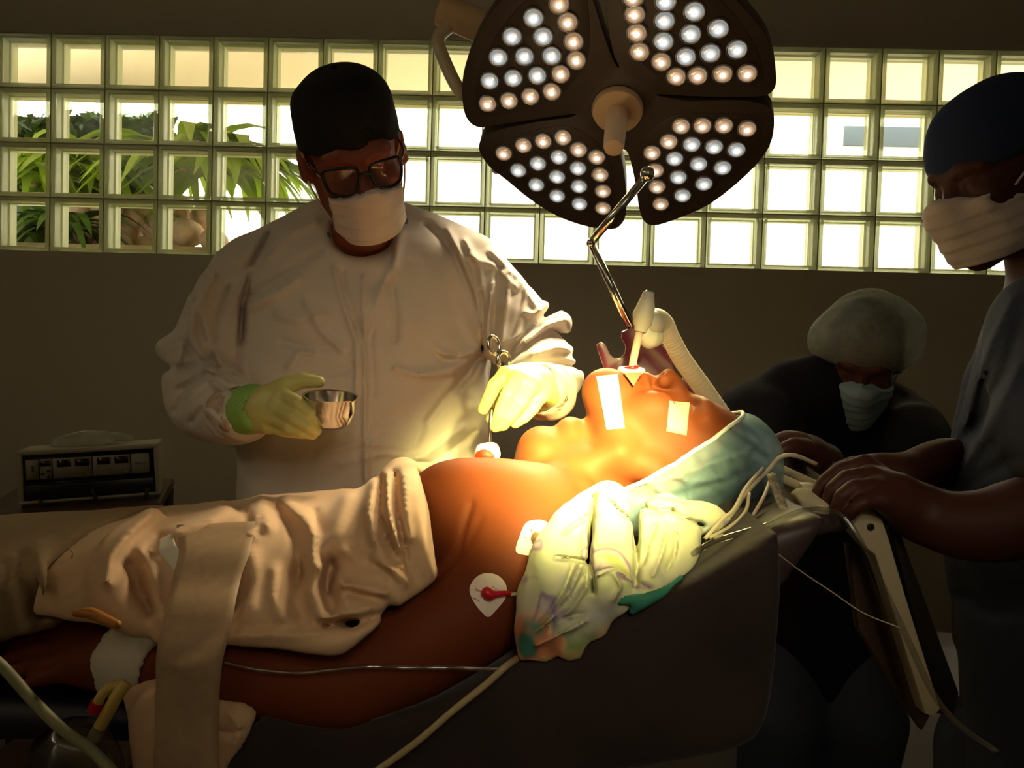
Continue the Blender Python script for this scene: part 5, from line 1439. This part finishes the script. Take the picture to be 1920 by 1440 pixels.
hand(W, q_2(1690, 895), q_2(1650, 885),
     [[q_2(1600, 872, .03), q_2(1570, 878, .03), q_2(1550, 892, .03), q_2(1540, 910, .03)],
      [q_2(1600, 880, .01), q_2(1565, 888, .005), q_2(1545, 902, .0), q_2(1536, 918, .0)],
      [q_2(1605, 890, -.01), q_2(1572, 898, -.014), q_2(1552, 912, -.014), q_2(1545, 926, -.012)],
      [q_2(1612, 902, -.026), q_2(1585, 910, -.03), q_2(1568, 920, -.03), q_2(1560, 932, -.028)]],
     [q_2(1660, 870, .03), q_2(1630, 868, .04), q_2(1605, 872, .04), q_2(1585, 880, .036)], wr=.030, fr=.0098)
for q in (-1, 1):
    W.chain([V3(xb+.0, YR+q*.09, .85), V3(xb+.0, YR+q*.10, .48), V3(xb+.02, YR+q*.10, .10)], [.095, .062, .045], .05)
W.half((0, 0, .10), (0, 0, -1), .01)
mesh_obj('body', W.mesh(.0046, lo=[1.0*A(1500,900,1.0)[0], .75, .10]), SKIN_D, parent=pr)
# shirt
T = Sculpt()
def edge(py): return A(np.interp(py, [540,590,640,700,745,800,870,960,1015,1100,1200,1300,1440], [1890,1842,1815,1800,1795,1776,1760,1750,1752,1762,1775,1790,1800]), py, YR)
rows = []
for py in (545, 580, 640, 700, 800, 900, 1000, 1150, 1440):
    p = edge(py); hw_ = .14 if py > 600 else (.105 if py > 560 else .07)
    rows.append((p[2], p[0]+hw_, YR-.08, hw_, .15 if py > 600 else .13))
rows.append((.45, rows[-1][1], YR-.08, .15, .15))
T.loft(2, rows, .03, p=2.4)
T.chain([A(1985, 625, 1.08), A(1990, 720, 1.0), A(1995, 800, .94)], [.085, .08, .078], .03)
T.chain([A(1945, 625, 1.40), A(1890, 740, 1.37), A(1868, 830, 1.33)], [.08, .072, .066], .03)
T.chain([HR_.w(0,.04,-.12), HR_.w(0,.05,-.22)], [.068, .075], .015, 's')
T.disp(folds([([(1900,560),(1860,640),(1830,720),(1810,800)], 8, .007), ([(1915,600),(1880,700),(1830,800),(1790,880)], 9, -.008), ([(1915,680),(1870,780),(1810,870)], 9, .008), ([(1850,700),(1830,780),(1800,830)], 7, -.006), ([(1765,960),(1830,900),(1900,860)], 10, -.007), ([(1790,1050),(1850,1090),(1915,1080)], 14, .008), ([(1800,1120),(1860,1150),(1915,1140)], 14, -.008)], 1.02))
T.disp(ripple(.004, 22, 61))
T.sub(W, .003) if False else None
pk = Sculpt(); pk.ops = [(lambda x, y, z: T.ev(x, y, z)-.0035, .01, 'u')]; pk.lo, pk.hi = A(1862, 745, 1.20), A(1945, 640, 1.0); pk.lo, pk.hi = np.minimum(pk.lo, pk.hi), np.maximum(pk.lo, pk.hi)
pc0, pc1 = A(1868, 742, 1.1), A(1940, 648, 1.1)
pk.inter(lambda x, y, z: np.maximum(np.maximum(pc0[0]*y/1.1-x, x-pc1[0]*y/1.1), np.maximum(pc0[2]-z, z-pc1[2])), .003); pk.inter(lambda x, y, z: y-1.18, .003)
pk.sub(T, .0002)
SHIRT_POCKET = pk.mesh(.003, pad=.005)
mesh_obj('pocket', SHIRT_POCKET, BLUEG, parent=pr)
mesh_obj('scrub_shirt', T.mesh(.006, pad=.02, lo=[A(1740,900,1.0)[0], .82, .45]), BLUEG, parent=pr)
tr_ = Sculpt()
for q in (-1, 1): tr_.chain([V3(xb, YR+q*.09, .60), V3(xb, YR+q*.10, .3), V3(xb+.02, YR+q*.10, .10)], [.12, .10, .085], .05)
tr_.half((0, 0, .09), (0, 0, -1), .01)
mesh_obj('trousers', tr_.mesh(.010), BLUEG, parent=pr)
for q in (-1, 1):
    s_ = Sculpt(); s_.chain([V3(xb+.03, YR+q*.10, .045), V3(xb-.12, YR+q*.11, .035)], [.045, .038], .03); s_.half((0, 0, .004), (0, 0, -1), .004)
    mesh_obj('shoe', s_.mesh(.006), SHOE, parent=pr)
c2 = Sculpt(); c2.ell(HR_.w(0,.014,.048), np.array((.090,.110,.095))*HR_.s, HR_.R, .01); c2.ell(HR_.w(0,.05,.05), np.array((.084,.088,.086))*HR_.s, HR_.R, .03)
c2.half(HR_.w(0,-.09,.026), -HR_.R[:,2]+HR_.R[:,1]*-.12, .004)
c2.sub(Sculpt().ell(HR_.w(0,.012,.045), np.array((.0785,.0985,.0865))*HR_.s, HR_.R, .02)); c2.disp(ripple(.003, 34, 62))
cp = mesh_obj('surgical_cap', c2.mesh(.004, pad=.01), CAPN, parent=pr)
make_mask(HR_, 'face_mask', MASKM, pr, width=.066, back=-.030)
# ============================================================ person behind the table head, bending down
pn = thing('person', 'person in dark navy scrubs and white hair net, bowing behind the table head', 'person', (A(1590, 800, 1.95)[0], 1.95, 0))
YN = 1.88
HN = Head(A(1616, 674, YN), (-.30, -.80, -.52), (-.05, -.52, .85), .98)
Nn = Sculpt(); HN.face(Nn)
xn = A(1580, 800, YN)[0]
Nn.chain([HN.w(0,.05,-.15), V3(xn-.02, YN+.10, 1.12)], [.06, .09], .05)
Nn.loft(2, [(.55, xn, YN+.16, .15, .11), (.8, xn, YN+.16, .15, .11), (1.0, xn, YN+.13, .165, .11), (1.1, xn, YN+.10, .16, .09), (1.16, xn, YN+.09, .10, .07)], .05)
AL2 = [V3(xn-.20, YN+.05, 1.08), A(1440, 850, 1.72), A(1540, 868, 1.42), A(1512, 852, 1.30)]
Nn.chain(AL2, [.055, .044, .036, .028], .03, n=4)
Nn.chain([V3(xn+.2, YN+.05, 1.08), A(1745, 880, 1.75), A(1690, 930, 1.60)], [.055, .044, .034], .03, n=3)
def n_(px, py, dy=0.): return A(px, py, 1.24+dy)
hand(Nn, A(1520, 858, 1.31), n_(1495, 842, .03),
     [[n_(1470, 826, .04), n_(1448, 830, .03), n_(1434, 840, .02), n_(1424, 852, .015)],
      [n_(1472, 832, .03), n_(1448, 838, .015), n_(1434, 850, .005), n_(1426, 862, .0)],
      [n_(1474, 838, .06), n_(1450, 842, .06), n_(1436, 852, .055), n_(1428, 862, .05)],
      [n_(1478, 842, .08), n_(1458, 848, .08), n_(1446, 858, .075), n_(1440, 866, .07)]],
     [n_(1508, 842, -.01), n_(1490, 838, -.03), n_(1474, 842, -.04), n_(1460, 847, -.042)], wr=.030, fr=.0102)
for q in (-1, 1): Nn.chain([V3(xn+q*.09, YN+.16, .6), V3(xn+q*.10, YN+.05, .4), V3(xn+q*.10, YN+.12, .06)], [.09, .06, .045], .05)
Nn.half((0, 0, .05), (0, 0, -1), .01)
mesh_obj('body', Nn.mesh(.0052), SKIN_N, parent=pn)
nail = mesh_obj('thumb_nail', ball(n_(1462, 845, -.052), (.0065, .003, .0055), 12), NAIL, parent=pn)
Ns = Sculpt()
Ns.loft(2, [(.42, xn, YN+.16, .19, .15), (.8, xn, YN+.16, .185, .14), (1.0, xn, YN+.12, .215, .14), (1.10, xn, YN+.10, .20, .12), (1.165, xn-.01, YN+.09, .14, .10), (1.215, xn-.02, YN+.07, .09, .085)], .05, p=2.3)
Ns.chain([V3(xn-.17, YN+.06, 1.08), A(1428, 800, 1.76), A(1420, 850, 1.70)], [.085, .080, .075], .09)
Ns.chain([V3(xn+.17, YN+.06, 1.08), A(1712, 815, 1.86), A(1727, 866, 1.74)], [.080, .072, .066], .03)
Ns.chain([A(1418,790,1.84), A(1520,738,1.90), A(1630,765,2.03), A(1700,795,2.0), A(1722,850,1.88)], [.085, .088, .085, .078, .066], .06, n=3)
Ns.chain([HN.w(0,.04,-.11), HN.w(0,.05,-.20)], [.068, .07], .015, 's')
Ns.disp(ripple(.005, 20, 71))
mesh_obj('scrub_top', Ns.mesh(.007, pad=.02), NAVY, parent=pn)
nt_ = Sculpt()
for q in (-1, 1): nt_.chain([V3(xn+q*.09, YN+.16, .55), V3(xn+q*.10, YN+.05, .4), V3(xn+q*.10, YN+.12, .08)], [.12, .10, .08], .05)
nt_.half((0, 0, .07), (0, 0, -1), .01)
mesh_obj('trousers', nt_.mesh(.010), mat('blue_trousers', srgb(70, 82, 104), rough=.9, bump=(20, .4, .006)), parent=pn)
for q in (-1, 1):
    s_ = Sculpt(); s_.chain([V3(xn+q*.10, YN+.13, .045), V3(xn+q*.11, YN-.02, .035)], [.045, .038], .03); s_.half((0, 0, .004), (0, 0, -1), .004)
    mesh_obj('shoe', s_.mesh(.006), SHOE, parent=pn)
NETM = film_mat('hair_net_film', srgb(190, 200, 188), .50)
net_o, netO = bouffant(pn, HN.w(.008,.030,.060), (.112,.125,.092), HN.R, HN.w(0,-.10,.030), -HN.R[:,2]+HN.R[:,1]*-.35, NETM, name='hair_net', seed=12, h=.005, amp=.006, sc=24,
    extra=lambda O: (O.ell(HN.w(.055,.08,.02), (.07,.07,.06), HN.R, .04), O.ell(HN.w(-.07,.03,.03), (.06,.07,.05), HN.R, .04)))
hn = Sculpt(); hn.ell(HN.w(0,.02,.055), (.082,.098,.086), HN.R, .01); hn.half(HN.w(0,-.085,.04), -HN.R[:,2]+HN.R[:,1]*-.4, .004)
mesh_obj('hair', hn.mesh(.006, pad=.01), HAIRP, parent=pn)
make_mask(HN, 'face_mask', MASKB, pn, width=.072, bottom=-.125, back=.0)
# ============================================================ equipment on the cart at the left
YM = 1.62
mo = thing('electrosurgical_unit', 'white boxy electrosurgical unit with dark front and small displays on a cart', 'medical device', A(168, 945, YM))
f0, f1, f2, f3 = A(35, 948, YM-.03), A(300, 928, YM+.06), A(299, 828, YM+.06), A(35, 846, YM-.03)
ux = (f1-f0); wd = np.linalg.norm(ux); ux /= wd; uz = f3-f0; hg = np.linalg.norm(uz); uz = uz-ux*np.dot(uz, ux); uz /= np.linalg.norm(uz); un = np.cross(ux, uz); un = un if un[1] < 0 else -un
UR = np.stack([ux, -un, uz], 1)
CASE = mat('device_case', srgb(156, 150, 128), rough=.5)
BLK = mat('device_black', srgb(22, 22, 28), rough=.3)
PAN = mat('device_panel', srgb(140, 136, 118), rough=.5)
SCR = mat('device_display', srgb(34, 18, 14), rough=.15)
def fp(u, v, d=0.): return f0+ux*u*wd+uz*v*hg+un*d
def fbox(u0, u1, v0, v1, d0, d1, bev=.0): 
    return box((fp((u0+u1)/2, (v0+v1)/2, (d0+d1)/2)), ((u1-u0)*wd, abs(d1-d0), (v1-v0)*hg), bev, R=UR)
mesh_obj('case', [fbox(0, 1, .9, 1, 0, -.10, .004), fbox(0, 1, 0, .07, 0, -.10, .004), fbox(0, .04, .05, .95, 0, -.10, .004), fbox(.965, 1, .05, .95, 0, -.10, .004), fbox(.03, .97, .05, .95, -.012, -.10)], CASE, parent=mo, sharp=40)
mesh_obj('front_bezel', fbox(.04, .965, .07, .9, -.012, -.004), BLK, parent=mo, smooth=False)
mesh_obj('lower_flap', [fbox(.042, .963, .08, .36, -.004, .002, .002), fbox(.042, .963, .37, .385, -.004, .003)], BLK, parent=mo, smooth=False)
for (a, b) in ((.06,.145),(.155,.235),(.245,.515),(.525,.79),(.80,.93)):
    pn_ = mesh_obj('control_panel', fbox(a, b, .45, .82, -.004, -.001), PAN, parent=mo, smooth=False)
    if b-a > .2:
        for (c, d) in ((a+.03, a+.125), (a+.155, a+.255)): mesh_obj('display', fbox(c, d, .66, .79, -.001, .0005), SCR, parent=pn_, smooth=False)
        for (c, d) in ((a+.07,.56),(a+.112,.60),(a+.112,.50),(a+.20,.56),(a+.24,.60),(a+.24,.50)): mesh_obj('button', fbox(c-.009, c+.009, d-.022, d+.022, -.001, .002, .001), mat('button_tan', srgb(150, 120, 84), rough=.5), parent=pn_, smooth=False)
    elif a > .15 and b < .3:
        mesh_obj('display', fbox(a+.003, b-.003, .69, .79, -.001, .0005), SCR, parent=pn_, smooth=False)
        for (c, d) in ((a+.02,.55),(a+.058,.60),(a+.058,.49)): mesh_obj('button', fbox(c-.010, c+.010, d-.024, d+.024, -.001, .002, .001), BLK, parent=pn_, smooth=False)
    elif a > .7: mesh_obj('logo_mark', [fbox(a+.025, a+.075, .635, .665, -.001, 0), fbox(a+.04, a+.105, .615, .635, -.001, 0)], mat('logo_grey', srgb(110, 112, 100), rough=.5), parent=pn_, smooth=False)
    else: mesh_obj('print', [fbox(a+.038, a+.055, .60+.03*k, .62+.03*k, -.001, 0) for k in range(4)], BLK, parent=pn_, smooth=False)
for (u, v0_, v1_) in ((.15, .06, -.06), (.52, .16, -.02), (.90, .12, -.16)):
    mesh_obj('cable', tube([fp(u, v0_+.04, .002), fp(u+.01, v0_, .012), fp(u+.03 if u < .8 else u, v1_, .014)], .004, 8), BLK, parent=mo)
pb = Sculpt(); pc = [fp(.28, 1.05, -.05), fp(.42, 1.08, -.06), fp(.60, 1.06, -.06), fp(.76, 1.04, -.05)]
pb.chain(pc, [.012, .020, .018, .010], .03); pb.ell(fp(.5, 1.02, -.06), (.10, .04, .012), None, .02); pb.disp(ripple(.008, 45, 81)); pb.half(fp(.5, 1.0, 0)+uz*.002, -uz, .002)
tag(mesh_obj('plastic_pouch', pb.mesh(.004, pad=.02), film_mat('clear_pouch', srgb(190, 186, 176), .55, .25)), 'crumpled clear plastic pouch lying on top of the electrosurgical unit', 'pouch')
ct = thing('equipment_cart', 'dark reddish cart top carrying the electrosurgical unit', 'cart', A(150, 1100, YM+.1))
WOODD = mat('dark_cart_wood', srgb(66, 40, 34), rough=.5)
tz = min(f0[2], f1[2])-.012
cx0, cx1 = A(-90, 960, YM-.05)[0], A(300, 960, YM-.05)[0]
Rc = UR
mesh_obj('cart_top', box(fp(.36, -.16, -.12), (1.32*wd, .34, .20*hg), .008, R=UR), WOODD, parent=ct, sharp=40)
mesh_obj('front_lip', box(fp(.5, -.05, -.01)-uz*0, (wd*.98, .012, .02), .003, R=UR), DARKM, parent=ct, sharp=40)
for sx in (-.25, .95):
    for sy in (-.26, .0):
        b_0 = fp(sx, -.24, sy); mesh_obj('leg', box((b_0[0], b_0[1], (b_0[2]+.0)/2), (.03, .03, b_0[2]), .003), DARKM, parent=ct, sharp=40)
mesh_obj('lower_shelf', box((fp(.36, 0, -.12)[0], fp(.36, 0, -.12)[1], .35), (1.2*wd, .30, .02), .004), WOODD, parent=ct, sharp=40)

# ============================================================ bandage, catheter, wires
BAND = mat('wrist_bandage', srgb(206, 196, 176), rough=.8, bump=(80, .3, .002))
wb = Sculpt(); wb.chain([A(238,1236,.872), A(272,1238,.868)], [.040, .041], .01)
wb.chain([A(228,1183,.85), A(288,1190,.842)], [.011, .013], .014); wb.chain([A(212,1245,.85), A(222,1270,.85)], [.012, .012], .02); wb.disp(ripple(.002, 70, 91)); wb.sub(B, .0005)
tag(mesh_obj('wrist_bandage', wb.mesh(.003, pad=.01), BAND), 'pale tape bandage wrapped around the patient wrist beside the gauze strap', 'bandage')
ORNG = mat('orange_rubber', srgb(176, 112, 40), rough=.45)
YEL = mat('yellow_rubber', srgb(206, 178, 92), rough=.45)
tag(mesh_obj('catheter_hub', tube([A(140,1150,.815), A(170,1150,.808), A(200,1163,.80), A(222,1172,.79)], [.0035, .006, .0055, .004], 12), ORNG), 'orange tube end going into the pale wrist bandage', 'tube')
ct2 = thing('drain_tube', 'forked yellow rubber tube with red and white tips below the forearm', 'tube', A(178, 1388, .80))
mesh_obj('red_branch', tube([A(232,1284,.80), A(205,1290,.795), A(190,1305,.79), A(182,1322,.79)], .0052, 12), YEL, parent=ct2)
mesh_obj('red_tip', tube([A(183,1316,.79), A(175,1334,.79)], .0066, 14, smooth=False), REDP, parent=ct2, sharp=40)
mesh_obj('white_branch', tube([A(238,1280,.80), A(222,1300,.795), A(200,1340,.79), A(186,1366,.79)], .0065, 12), YEL, parent=ct2)
mesh_obj('white_tip', tube([A(188,1362,.79), A(174,1386,.79)], .0066, 14, smooth=False), mat('pale_tip', srgb(196, 190, 160), rough=.5), parent=ct2, sharp=40)
CABG = mat('pale_green_cable', srgb(150, 152, 112), rough=.5)
tag(mesh_obj('monitor_cable', tube([A(-40,1212,.75), A(10,1255,.75), A(60,1312,.745), A(120,1370,.74), (A(175,1410,.74)), A(230,1470,.73)], .0052, 12), CABG), 'pale green cable crossing the lower left corner', 'cable')
tag(mesh_obj('lead_cable', tube([A(975,1232,.83), A(948,1250,.79), A(915,1280,.785), A(850,1332,.78), A(780,1392,.775), A(700,1450,.77), A(660,1480,.77)], .0036, 12), mat('tan_cable', srgb(172, 152, 112), rough=.5)), 'cream cable running down the dark cover from the cloth bundle', 'cable')
WG = 'electrode lead wires at the table head'
ws = [('cream lead wire arching highest over the table head rail', [A(1290,1065,.87), A(1340,1015,.90), A(1395,930,.96), A(1440,882,1.0), A(1462,858,1.0), A(1490,854,1.0), A(1530,870,1.03)], .0027),
      ('cream lead wire hanging in a loop nearest the bouffant cap', [A(1322,1010,.885), A(1352,976,.90), A(1376,955,.92), A(1398,915,.95), A(1430,878,1.0)], .0022),
      ('short cream lead wire in a tight loop under the cap', [A(1330,1008,.885), A(1372,985,.90), A(1398,958,.92), A(1405,925,.94)], .0020),
      ('cream lead wire hanging straight down from the head rail', [A(1340,1010,.885), A(1395,985,.91), A(1430,935,.94), A(1448,888,.98)], .0020)]
for lb, P, r in ws: tag(mesh_obj('lead_wire', tube(P, r, 10), WIRE), lb, 'wire', WG)
tag(mesh_obj('lead_wire', tube([A(958,1115,.858), A(985,1113,.852), A(1010,1112,.86)], .0022, 8), WIRE), 'cream lead wire from the red electrode snap into the cloth', 'wire', WG)
tag(mesh_obj('braided_strap', tube([A(1446,890,.97), A(1466,945,.94), A(1478,970,.92), A(1484,992,.90)], .0062, 10, flat=(1, .5)), mat('speckled_strap', srgb(150, 140, 120), rough=.9, vary=(160, .6))), 'speckled grey strap lying over the head pad edge', 'strap')
CLEAR = pane_mat('infusion_clear', (.92, .90, .86), refl=.30, rough=.10)
tag(mesh_obj('infusion_line', tube([A(1260,1065,.84), A(1330,1020,.855), A(1395,998,.865), A(1440,985,.87), A(1500,958,.90), A(1545,955,.92), A(1580,968,.92), A(1610,1010,.91), A(1660,1110,.90), A(1700,1195,.89), A(1750,1300,.88), A(1800,1360,.87), A(1870,1410,.86)], .0036, 10), CLEAR), 'clear infusion line draped over the head pad and down past the strut', 'infusion line')
tag(mesh_obj('infusion_line', tube([A(420,1242,.812), A(480,1255,.806), A(560,1262,.80), A(620,1256,.797), (A(690,1250,.80)), A(760,1252,.81), A(860,1252,.82), A(950,1256,.795)], .0026, 8), CLEAR), 'thin clear infusion line running along the patient forearm', 'infusion line')
tag(mesh_obj('thin_thread', tube([A(1430,998,.868), A(1450,1030,.82), A(1500,1070,.85), A(1560,1110,.86), A(1620,1150,.86), A(1690,1178,.86)], .0007, 6), WIRE), 'fine pale thread crossing below the head pad', 'thread')
pil = Sculpt(); pil.chain([A(1482,945,.99), A(1505,940,.98), A(1545,955,.97)], [.012, .016, .010], .02); pil.disp(ripple(.003, 60, 95)); pil.sub(HB, .001)
tag(mesh_obj('towel_corner', pil.mesh(.003, pad=.01), mat('cream_towel', srgb(206, 196, 160), rough=.9, bump=(120, .4, .002))), 'folded cream towel corner on the head pad', 'towel')
# plastic bag glints, lower left
bg_ = Sculpt(); bg_.chain([A(80,1408,.80), A(120,1395,.79), A(165,1400,.79), A(200,1440,.79)], [.014, .02, .018, .02], .03); bg_.chain([A(130,1420,.79), A(140,1480,.79)], [.03, .035], .03); bg_.disp(ripple(.007, 50, 96)); bg_.sub(fl_t, .002)
tag(mesh_obj('drainage_bag', bg_.mesh(.004, pad=.02), pane_mat('bag_clear', (.55, .55, .58), refl=.12, rough=.12)), 'clear plastic drainage bag below the yellow tube', 'bag')
# ============================================================ second surgical light, behind the lens 
L2C = V3(.28, -.50, 1.84)
T2 = A(1066, 856, 1.05)
n2_ = T2-L2C; n2_ /= np.linalg.norm(n2_)
Q2 = Vector(LN).rotation_difference(Vector(n2_))
lamp2 = lamp.copy(); COL.objects.link(lamp2); lamp2.location = L2C; lamp2.rotation_mode = 'QUATERNION'; lamp2.rotation_quaternion = Q2
lamp2['label'] = 'second surgical light hanging behind the viewer and lighting the patient neck'
for ch in list(lamp.children):
    if ch.name.split('.')[0] in ('arm', 'arm_joint', 'yoke', 'rim_knob') or ch.type == 'LIGHT': continue
    c = ch.copy(); COL.objects.link(c); c.parent = lamp2
    for gch in ch.children:
        d = gch.copy(); COL.objects.link(d); d.parent = c
ROOTLOC[lamp2.name] = L2C
arm2 = tube([V3(0, 0, .05), V3(0, 0, .2), V3(0, 0, CZ-L2C[2])], .025, 16, smooth=False)
b0 = L2C-n2_*.09
mesh_obj('arm', tube([b0, b0-n2_*.1, V3(b0[0]+.1, b0[1]-.3, 2.5), V3(b0[0]+.1, b0[1]-.3, CZ-.002)], .025, 16), ARM, parent=None, origin=tuple(L2C))
a2o = bpy.data.objects[[o.name for o in COL.objects if o.name.startswith('arm') and o.parent is None][0]]
a2o.parent = lamp2; a2o.location = (0, 0, 0); a2o.rotation_mode = 'QUATERNION'; a2o.rotation_quaternion = Q2.inverted()
def spots(center, axis, spread, W_, cone, colr, name, tgt, blend=1.0, rad=.07):
    R = frame_of(axis)
    for k in range(4):
        a = math.pi/4+k*math.pi/2
        c = center+R[:,0]*math.cos(a)*spread+R[:,1]*math.sin(a)*spread+axis*.04
        L = bpy.data.lights.new(name, 'SPOT'); L.energy = W_; L.color = colr; L.spot_size = math.radians(cone); L.spot_blend = blend; L.shadow_soft_size = rad
        lo = bpy.data.objects.new(name, L); COL.objects.link(lo); lo.location = c
        lo.rotation_euler = Vector(tgt-c).to_track_quat('-Z', 'Y').to_euler()
spots(L2C, n2_, .19, BEAM2_W, BEAM2_CONE, LAMP_COL, 'petal_beam', T2)
spots(L2C, n2_, .19, SPILL2_W, SPILL2_CONE, SPILL2_COL, 'petal_spill', T2)
# ============================================================ camera, sky, sun
cam = bpy.data.cameras.new('camera'); co = bpy.data.objects.new('camera', cam); COL.objects.link(co)
cam.sensor_fit = 'HORIZONTAL'; cam.sensor_width = 36; cam.lens = 36*F/1920; cam.clip_start = .02
mw = Matrix.Identity(4)
for i in range(3): mw[i][0], mw[i][1], mw[i][2], mw[i][3] = _r[i], _u[i], -_f[i], CAM[i]
co.matrix_world = mw
SC.camera = co
w = bpy.data.worlds.new('sky'); SC.world = w; w.use_nodes = True
bg = w.node_tree.nodes['Background']; bg.inputs[0].default_value = (1, .95, .82, 1); bg.inputs[1].default_value = SKY_W
sun = bpy.data.lights.new('sun', 'SUN'); sun.energy = SUN_W; sun.color = (1, .95, .84); sun.angle = math.radians(2)
so = bpy.data.objects.new('sun', sun); COL.objects.link(so); so.location = (0, 0, 6)
so.rotation_euler = Vector((.25, .62, -.75)).to_track_quat('-Z', 'Y').to_euler()
P_ = bpy.data.lights.new('window_portal', 'AREA'); P_.shape = 'RECTANGLE'; P_.size = xr1-xr0; P_.size_y = top-bot
po = bpy.data.objects.new('window_portal', P_); COL.objects.link(po); po.location = ((xr0+xr1)/2, WY+.14, (bot+top)/2); po.rotation_euler = (math.radians(-90), 0, 0)
try: P_.cycles.is_portal = True
except Exception: pass
SC.view_settings.view_transform = 'Standard'
SC.view_settings.look = 'None'; SC.view_settings.gamma = 1; SC.view_settings.exposure = .12
SC.view_settings.use_curve_mapping = False
SC.cycles.max_bounces = 8; SC.cycles.diffuse_bounces = 4; SC.cycles.glossy_bounces = 3; SC.cycles.transmission_bounces = 4; SC.cycles.transparent_max_bounces = 16
SC.cycles.caustics_reflective = False; SC.cycles.caustics_refractive = False
SC.cycles.sample_clamp_indirect = 4
SC.cycles.use_denoising = True
